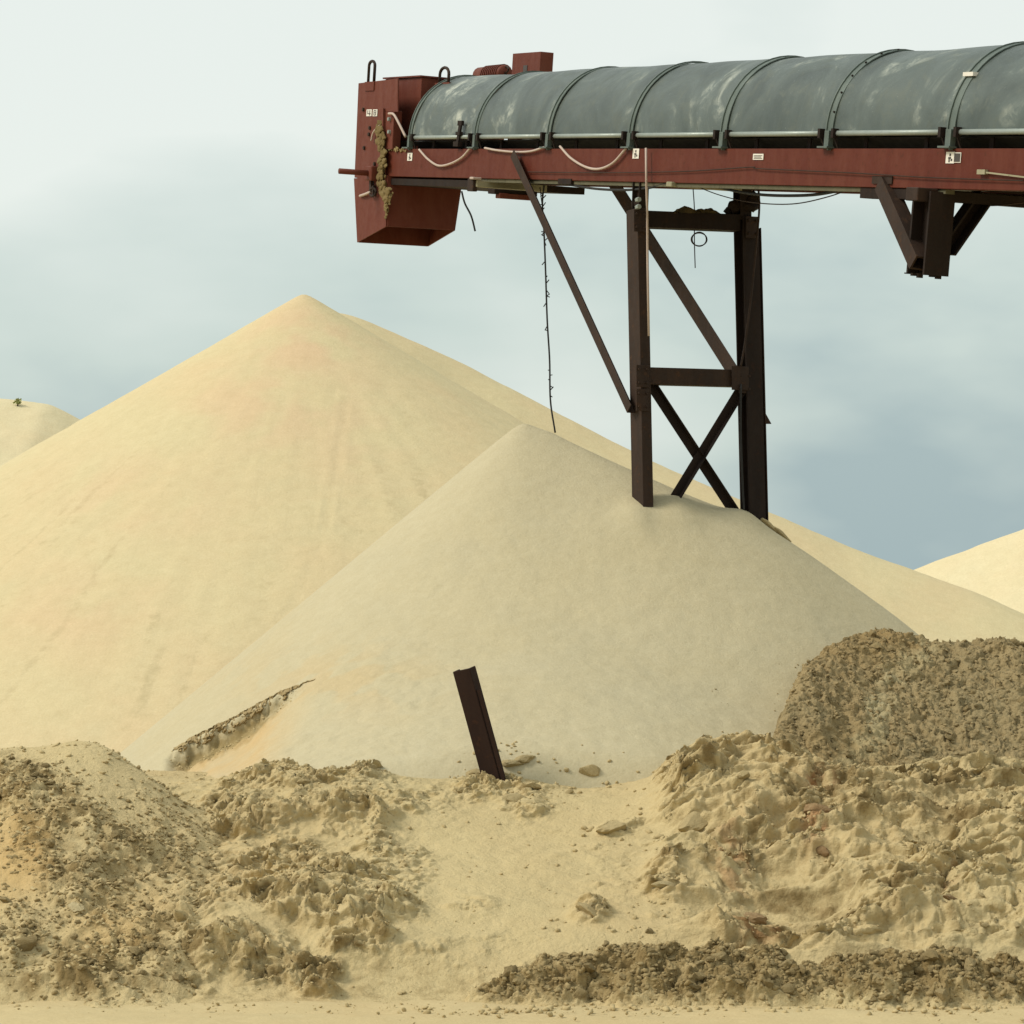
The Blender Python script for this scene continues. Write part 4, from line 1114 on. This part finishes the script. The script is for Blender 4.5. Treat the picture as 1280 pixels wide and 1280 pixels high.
# pale air hoses looped along the stringer, wire and eye on the web
for pts, r_ in (([(524, 187), (535, 199), (548, 207), (562, 205), (577, 197), (588, 185)], 0.012), ([(606, 185), (622, 188), (645, 190), (664, 189), (680, 184)], 0.011),
                ([(700, 183), (714, 198), (733, 209), (750, 211), (767, 203), (783, 185)], 0.012), ([(486, 142), (492, 143), (498, 153), (507, 171)], 0.014), ([(464, 176), (467, 165), (476, 155)], 0.010)):
    MB().tube(curve_pts([near(a, b, -0.030 if a > 500 else -0.06) for a, b in pts]), r_, 7).build('hose', 'hose_pale', conv, True)
MB().tube(curve_pts([near(a, b, -0.022) for a, b in [(660, 215), (760, 216), (860, 214), (938, 209), (950, 211), (1060, 216), (1160, 222), (1279, 226)]]), 0.005, 5).build('stay_wire', 'dark_steel', conv)
p = near(1228, 215, -0.02); mb = MB(); small_box(mb, p, (0.10, 0.03, 0.035)); mb.bar(p, near(1285, 222, -0.02), (0, 1, 0), 0.012, 0.012); mb.build('wire_clamp', 'guard_pale', conv)

# ---- broken-off support still hanging under the conveyor
us = near(1165, 240).x
stub = bpy.data.objects.new('support_stub', None); COL.objects.link(stub); stub.parent = conv
WZ = MI.to_3x3() @ Vector((0, 0, 1))
pt = across(1168, 240, us); pb = across(1159, 344, us)
mb = MB().bar(pt, pb, (0, 1, 0), 0.22, 0.24, 'I', 0.022); mb.build('post', 'black_steel', stub)
mb = MB()
for k in range(7):
    mb.bar(pb + Vector((-0.1 + 0.03 * k, -0.11 + 0.035 * k, 0.01)), pb + Vector((-0.1 + 0.03 * k, -0.11 + 0.035 * k, -0.012 * (k % 3))), (1, 0, 0), 0.03, 0.04)
mb.build('torn_edge', 'black_steel', stub)['kind'] = 'stuff'
n0 = near(1106, 230, 0.03); n1 = near(1163, 330, 0.03); n1 = Vector((n1.x, pb.y - 0.08, n1.z))
MB().bar(n0, Vector((n1.x, n1.y, n1.z)), (0, 1, 0), 0.12, 0.13, 'C', 0.016).build('brace', 'dark_steel', stub)
f0 = across(1226, 246, us); f1 = across(1180, 312, us)
MB().bar(f0 + Vector((0.02, 0, 0)), f1 + Vector((0.02, 0, 0)), (1, 0, 0), 0.12, 0.14, 'C', 0.016).build('brace', 'black_steel', stub)
t0, t1 = near(1078, 231, 0.03), near(1150, 231, 0.03)
MB().box((t0.x, 0.012, -BH - 0.085), (t1.x, 0.14, -BH - 0.004)).build('top_plate', 'black_steel', stub, bevel=0.004)
MB().box((us - 0.1, 0.141, -BH - 0.09), (us + 0.1, WID, -BH - 0.012)).build('cross_head', 'black_steel', stub)
g_ = near(1103, 225, -0.006); mb = MB(); small_box(mb, g_, (0.28, 0.012, 0.06)); mb.build('gusset', 'dark_steel', stub)

# ================================================================== SUPPORT TOWER
Yt = (MW @ near(799, 225, 0.06)).y
LT, LB = at(796, 262, Yt), at(804, 660, Yt)
dv = V * 1.09
RT, RB = at(932.5, 272, Yt + dv.y), at(942.5, 690, Yt + dv.y)
TW = Matrix.Translation(Vector((LB.x, LB.y, LB.z)))
tower = empty('support_tower', 'dark rusty steel trestle holding the conveyor, standing in the front sand pile', 'support tower', TW)
TI = TW.inverted()
Tl = lambda p: TI @ Vector(p)
AXH = Vector((U.x, U.y, 0)).normalized()
def tbar(name, p, q, side, w, h, prof='box', th=0.014, mat='dark_steel', parent=None):
    return MB().bar(Tl(p), Tl(q), side, w, h, prof, th).build(name, mat, parent or tower, bevel=0.003)
def on(p, q, py):                                        # point of an axis p-q that shows on photograph row py
    lo, hi = 0.0, 1.0
    for _ in range(40):
        m_ = (lo + hi) / 2; r_ = p.lerp(q, m_)
        if pix(np.array(r_.x), np.array(r_.y), np.array(r_.z))[1] < py: lo = m_
        else: hi = m_
    return p.lerp(q, lo)
lbot = LT.lerp(LB, 1.12); rbot = RT.lerp(RB, 1.10)
tbar('leg', LT, lbot, V, 0.105, 0.215, 'C', 0.013)
tbar('leg', RT, rbot, V, 0.17, 0.18, 'I', 0.016, 'black_steel')
tbar('leg_cover', RT + V * 0.105 - AXH * 0.0 + Vector((0, 0, -0.1)), rbot + V * 0.105, V, 0.008, 0.19, 'box', 0.01)
# necks up to the stringers
nk = MW @ near(801, 230, 0.05)
tbar('neck', LT + V * 0.03 + Vector((0, 0, -0.05)), Vector((nk.x, nk.y, nk.z + 0.02)), V, 0.10, 0.14, 'I', 0.014, 'black_steel')
nk2p = MW @ across(928, 232, near(801, 230, 0.05).x)
tbar('neck', RT + Vector((0, 0, -0.02)) - V * 0.04, Vector((nk2p.x, nk2p.y, nk2p.z + 0.02)), V, 0.12, 0.14, 'I', 0.014, 'black_steel')
pl = tbar('gusset', on(LT, LB, 263) - AXH * 0.0, on(LT, LB, 240) + V * 0.03, V, 0.17, 0.16, 'box', 0.01, 'black_steel')
for py in (250, 259):
    b0 = at(796, py, Yt - 0.16); MB().tube([Tl(b0), Tl(b0 + AXH * 0.05)], 0.022, 6).build('bolt', 'pipe_grey', pl)
# horizontals
for y0, y1, h, m_ in ((274, 280, 0.15, 'black_steel'), (470, 474, 0.155, 'dark_steel')):
    a, b = on(LT, LB, y0), on(RT, RB, y1)
    tbar('cross_beam', a + V * 0.068, b - V * 0.10, Vector((0, 0, 1)), h, 0.14, 'C', 0.012, m_)
# diagonals: near side, far side and the X between the feet
nt_ = MW @ near(645, 192, -0.03); nl = on(LT, LB, 512) - V * 0.09
tbar('diagonal_brace', nt_, nl + AXH * 0.02, V, 0.09, 0.10, 'L', 0.010)
ft_ = MW @ near(720, 205, WID - 0.15); fl = on(RT, RB, 478) + V * 0.02
u720 = near(640, 200).x
ft_ = MW @ across(757, 206, u720 + 0.05)
tbar('diagonal_brace', ft_, at(930, 478, Yt + dv.y + 0.05), V, 0.10, 0.16, 'L', 0.012)
a, b = at(815, 482, Yt + 0.05), at(934, 664, Yt + dv.y + 0.05)
tbar('x_brace', a, b, AXH, 0.07, 0.082, 'L', 0.010, 'black_steel')
a, b = at(932, 478, Yt + dv.y - 0.06), at(830, 645, Yt + 0.12)
tbar('x_brace', a, b, AXH, 0.07, 0.082, 'L', 0.010, 'black_steel')
mb = MB(); gp = at(930, 473, Yt + dv.y - 0.13); 
tbar('gusset', gp - V * 0.13, gp + V * 0.05, Vector((0, 0, 1)), 0.22, 0.012)
fp = [at(953, 512, Yt + 0.47), at(963, 530, Yt + 0.47), at(953, 530, Yt + 0.47)]
mb = MB(); mb.add([Tl(p) for p in fp] + [Tl(p + AXH * 0.02) for p in fp], [(0, 1, 2), (5, 4, 3), (0, 3, 4, 1), (1, 4, 5, 2), (2, 5, 3, 0)]); mb.build('bracket_fin', 'dark_steel', tower)
for px, py, Yp in ((803, 470, Yt - 0.135), (803, 500, Yt - 0.135), (800, 276, Yt - 0.135), (931, 478, Yt + 0.36), (940, 284, Yt + 0.36)):
    c = at(px, py, Yp)
    g_ = tbar('gusset', c - Vector((0, 0, 0.10)), c + Vector((0, 0, 0.10)), V, 0.13, 0.012, 'box', 0.01, 'dark_steel')
    for dx_ in (-0.04, 0.04):
        for dz_ in (-0.06, 0.06):
            q = Tl(c + V * dx_ + Vector((0, 0, dz_)) + AXH * 0.004); MB().tube([q, q + AXH * 0.02], 0.012, 6).build('bolt', 'dark_steel', g_)
# conduit clipped to the near leg, cable down the far leg
MB().tube([Tl(MW @ near(807.5, 185, -0.05)), Tl(MW @ near(808, 228, -0.05)), Tl(at(809, 262, Yt - 0.16)), Tl(at(809.5, 330, Yt - 0.16)), Tl(at(811, 420, Yt - 0.15))], 0.011, 6).build('conduit', 'hose_pale', tower, True)
MB().tube(curve_pts([Tl(at(x, y, Yt + 0.30)) for x, y in [(948, 234), (949, 262), (945, 310), (939, 370), (931, 430), (926, 458)]]), 0.010, 6).build('cable', 'dark_steel', tower, True)
MB().tube(curve_pts([Tl(at(x, y, Yt + 0.30)) for x, y in [(926, 480), (926, 540), (928, 600), (930, 640)]]), 0.010, 6).build('cable', 'rubber', tower, True)

# ---- dirt lying on the trestle
def dirt(name, px0, px1, py, Y0, Y1, hs, label, seed, thick=0.10, mat='clod_cake'):
    n = 40; v = []; f = []
    hs_ = np.interp(np.linspace(0, 1, n), np.linspace(0, 1, len(hs)), hs)
    a, b = at(px0, py[0], Y0), at(px1, py[1], Y1)
    k = 9
    for i in range(n):
        p = a.lerp(b, i / (n - 1))
        for j in range(k):
            t_ = j / (k - 1) * 2 - 1
            h = hs_[i] * max(0, 1 - t_ * t_) + 0.012 * perlin(np.array([i * 0.5 + seed]), np.array([j * 0.9]), seed)[0] * (abs(t_) < 0.9)
            q = p + AXH * (t_ * thick); v.append((q.x, q.y, q.z + (h if 0 < i < n - 1 else 0)))
    for i in range(n - 1):
        for j in range(k - 1):
            q = i * k + j; f.append((q, q + k, q + k + 1, q + 1))
    c = sum((Vector(x) for x in v), Vector()) / len(v); base = Vector((c.x, c.y, a.z))
    o = pydata(name, [Vector(x) - base for x in v], f, mat, None, False)
    o.location = base
    return tag(o, label, 'dirt')
dirt('dirt_clump', 836, 900, (267.5, 269.5), Yt + 0.15, Yt + 0.40, [0, 0.02, 0.055, 0.08, 0.06, 0.035, 0.06, 0.05, 0.065, 0.03, 0], 'jagged clump of dirt lying on the top beam of the trestle', 5)
o = lump_chain('dirt_clump', [at(914, 266, Yt + 0.40), at(928, 262, Yt + 0.44), at(938, 250, Yt + 0.44), at(936, 243, Yt + 0.46)], 0.06, 'black_steel', None, 20, 0.9)
tag(o, 'dark dirt packed around the top of the far trestle leg', 'dirt')
# sand knocked loose beside the far foot
for px, py, w, lab in ((962, 668, 26, 'small sand lump just right of the far trestle foot'), (977, 687, 26, 'long sand lump on the ridge right of the trestle')):
    p = at(px, py - 6, 25.0); p.z = max(p.z, float(height(np.array([p.x]), np.array([p.y]))[0]) + 0.03)
    r = w / 2 / (F / 25.0)
    c = bpy.data.objects.new('sand_clod', KIND['clod_tan'][2]); COL.objects.link(c)
    c.location = p; c.scale = (r * 1.25, r * 0.8, r * 0.55); c.rotation_euler = (0, R(38), 0); tag(c, lab, 'clod')

# ================================================================== LOOSE CABLES
def cable(name, pts, r, label, mat='rubber', cat='cable', barbs=0):
    P_ = [Vector(p) for p in pts]; base = P_[0].copy()
    mb = MB().tube(curve_pts([p - base for p in P_]), r, 6)
    if barbs:
        C2 = curve_pts([p - base for p in P_])
        for k in range(barbs):
            c = C2[random.randrange(2, len(C2) - 1)]; dd = Vector((random.choice((-1, 1)) * random.uniform(0.015, 0.035), 0, random.uniform(-0.05, 0.05)))
            mb.tube([c, c + dd], r * 0.7, 4)
    o = mb.build(name, mat, None, True); o.location = base
    return tag(o, label, cat)
Yc = 27.0
cable('hanging_cable', [at(x, y, Yc) for x, y in [(680, 232), (678, 255), (680, 290), (682, 340), (684, 400), (687, 450), (688, 500), (694, 541)]], 0.009, 'long frayed cable hanging from the conveyor left of the trestle', barbs=26)
cable('hanging_cable', [at(x, y, Yc) for x, y in [(675, 234), (677, 252), (679, 262)]], 0.005, 'thin short wire beside the long frayed cable', 'dark_steel')
cable('hanging_cable', [at(x, y, 28.0) for x, y in [(577, 239), (581, 254), (589, 270), (594, 289)]], 0.010, 'short cable end dangling behind the discharge chute')
cable('power_cable', [MW @ near(x, y, 0.03) for x, y in [(712, 231), (745, 236), (780, 237.5), (810, 235), (838, 228)]], 0.012, 'black cable sagging below the conveyor left of the near trestle leg')
cable('power_cable', [MW @ near(x, y, 0.10) for x, y in [(888, 231), (920, 239), (960, 244), (1010, 244), (1045, 239), (1076, 231)]], 0.013, 'thick black cable sagging below the conveyor right of the trestle')
cable('power_cable', [MW @ near(x, y, 0.2) for x, y in [(866, 231), (900, 244), (940, 253), (990, 255), (1035, 246), (1074, 232)]], 0.005, 'thin wire sagging below the thick cable right of the trestle', 'dark_steel')
cable('power_cable', [MW @ near(x, y, 0.5) for x, y in [(1150, 240), (1200, 253), (1240, 257), (1290, 252)]], 0.005, 'thin wire sagging beside the hanging broken support', 'dark_steel')
wc = at(866, 231, Yt + 0.3)
cable('wire_hook', [wc, at(868, 262, Yt + 0.3), at(868, 300, Yt + 0.3), at(869, 335, Yt + 0.3)], 0.005, 'thin straight wire hanging inside the top of the trestle', 'dark_steel', 'wire')
cc = at(874, 299, Yt + 0.28); rr_ = 9 / (F / Yt)
mb = MB()
for k in range(3):
    mb.tube([Vector(((rr_ + 0.004 * k) * math.cos(a), 0.008 * k, (rr_ - 0.003 * k) * math.sin(a))) for a in [i * math.pi / 12 for i in range(25)]], 0.0055, 5, False)
o = mb.build('wire_coil', 'dark_steel', None, True); o.location = cc
tag(o, 'small round coil of wire hanging below the top beam of the trestle', 'wire')

# ================================================================== LEANING POST
pf = on_ground(616, 968)
top_ = at(580, 836, pf.y - 0.05)
axp = (top_ - pf).normalized()
post = empty('steel_post', 'short dark steel beam leaning left, stuck in the foreground sand', 'post', Matrix.Translation(pf))
mb = MB().bar(axp * -0.45, (top_ - pf), (0.55, 1, 0), 0.10, 0.15, 'C', 0.014)
pb_ = mb.build('beam', 'post_steel', post, bevel=0.004)
mb = MB().bar((top_ - pf) - axp * 0.16 + Vector((0.072, -0.075, 0)), axp * -0.4 + Vector((0.072, -0.075, 0)), (1, -0.55, 0), 0.03, 0.02)
mb.build('torn_flange', 'post_steel', post)

# ================================================================== a tuft on the far pile
tp = at(22, 501, 73.2)
tuft = empty('shrub', 'tiny green tuft on top of the distant left pile', 'shrub', Matrix.Translation(tp))
mb = MB()
for k in range(60):
    a = random.uniform(0, 6.28); r1 = random.uniform(0.02, 0.11); z1 = random.uniform(-0.08, 0.05)
    c = Vector((r1 * math.cos(a), r1 * math.sin(a), z1)); s_ = random.uniform(0.025, 0.05)
    n_ = Vector((random.uniform(-1, 1), random.uniform(-1, 1), random.uniform(-0.3, 1))).normalized(); t_ = n_.orthogonal().normalized()
    mb.add([c - t_ * s_, c + n_ * s_ * 0.5, c + t_ * s_, c - n_ * s_ * 0.5], [(0, 1, 2, 3)])
mb.build('foliage', 'leaf', tuft)
MB().tube([(0, 0, -0.15), (0.02, 0, 0.08)], [0.02, 0.01], 6).build('stem', 'dark_steel', tuft)
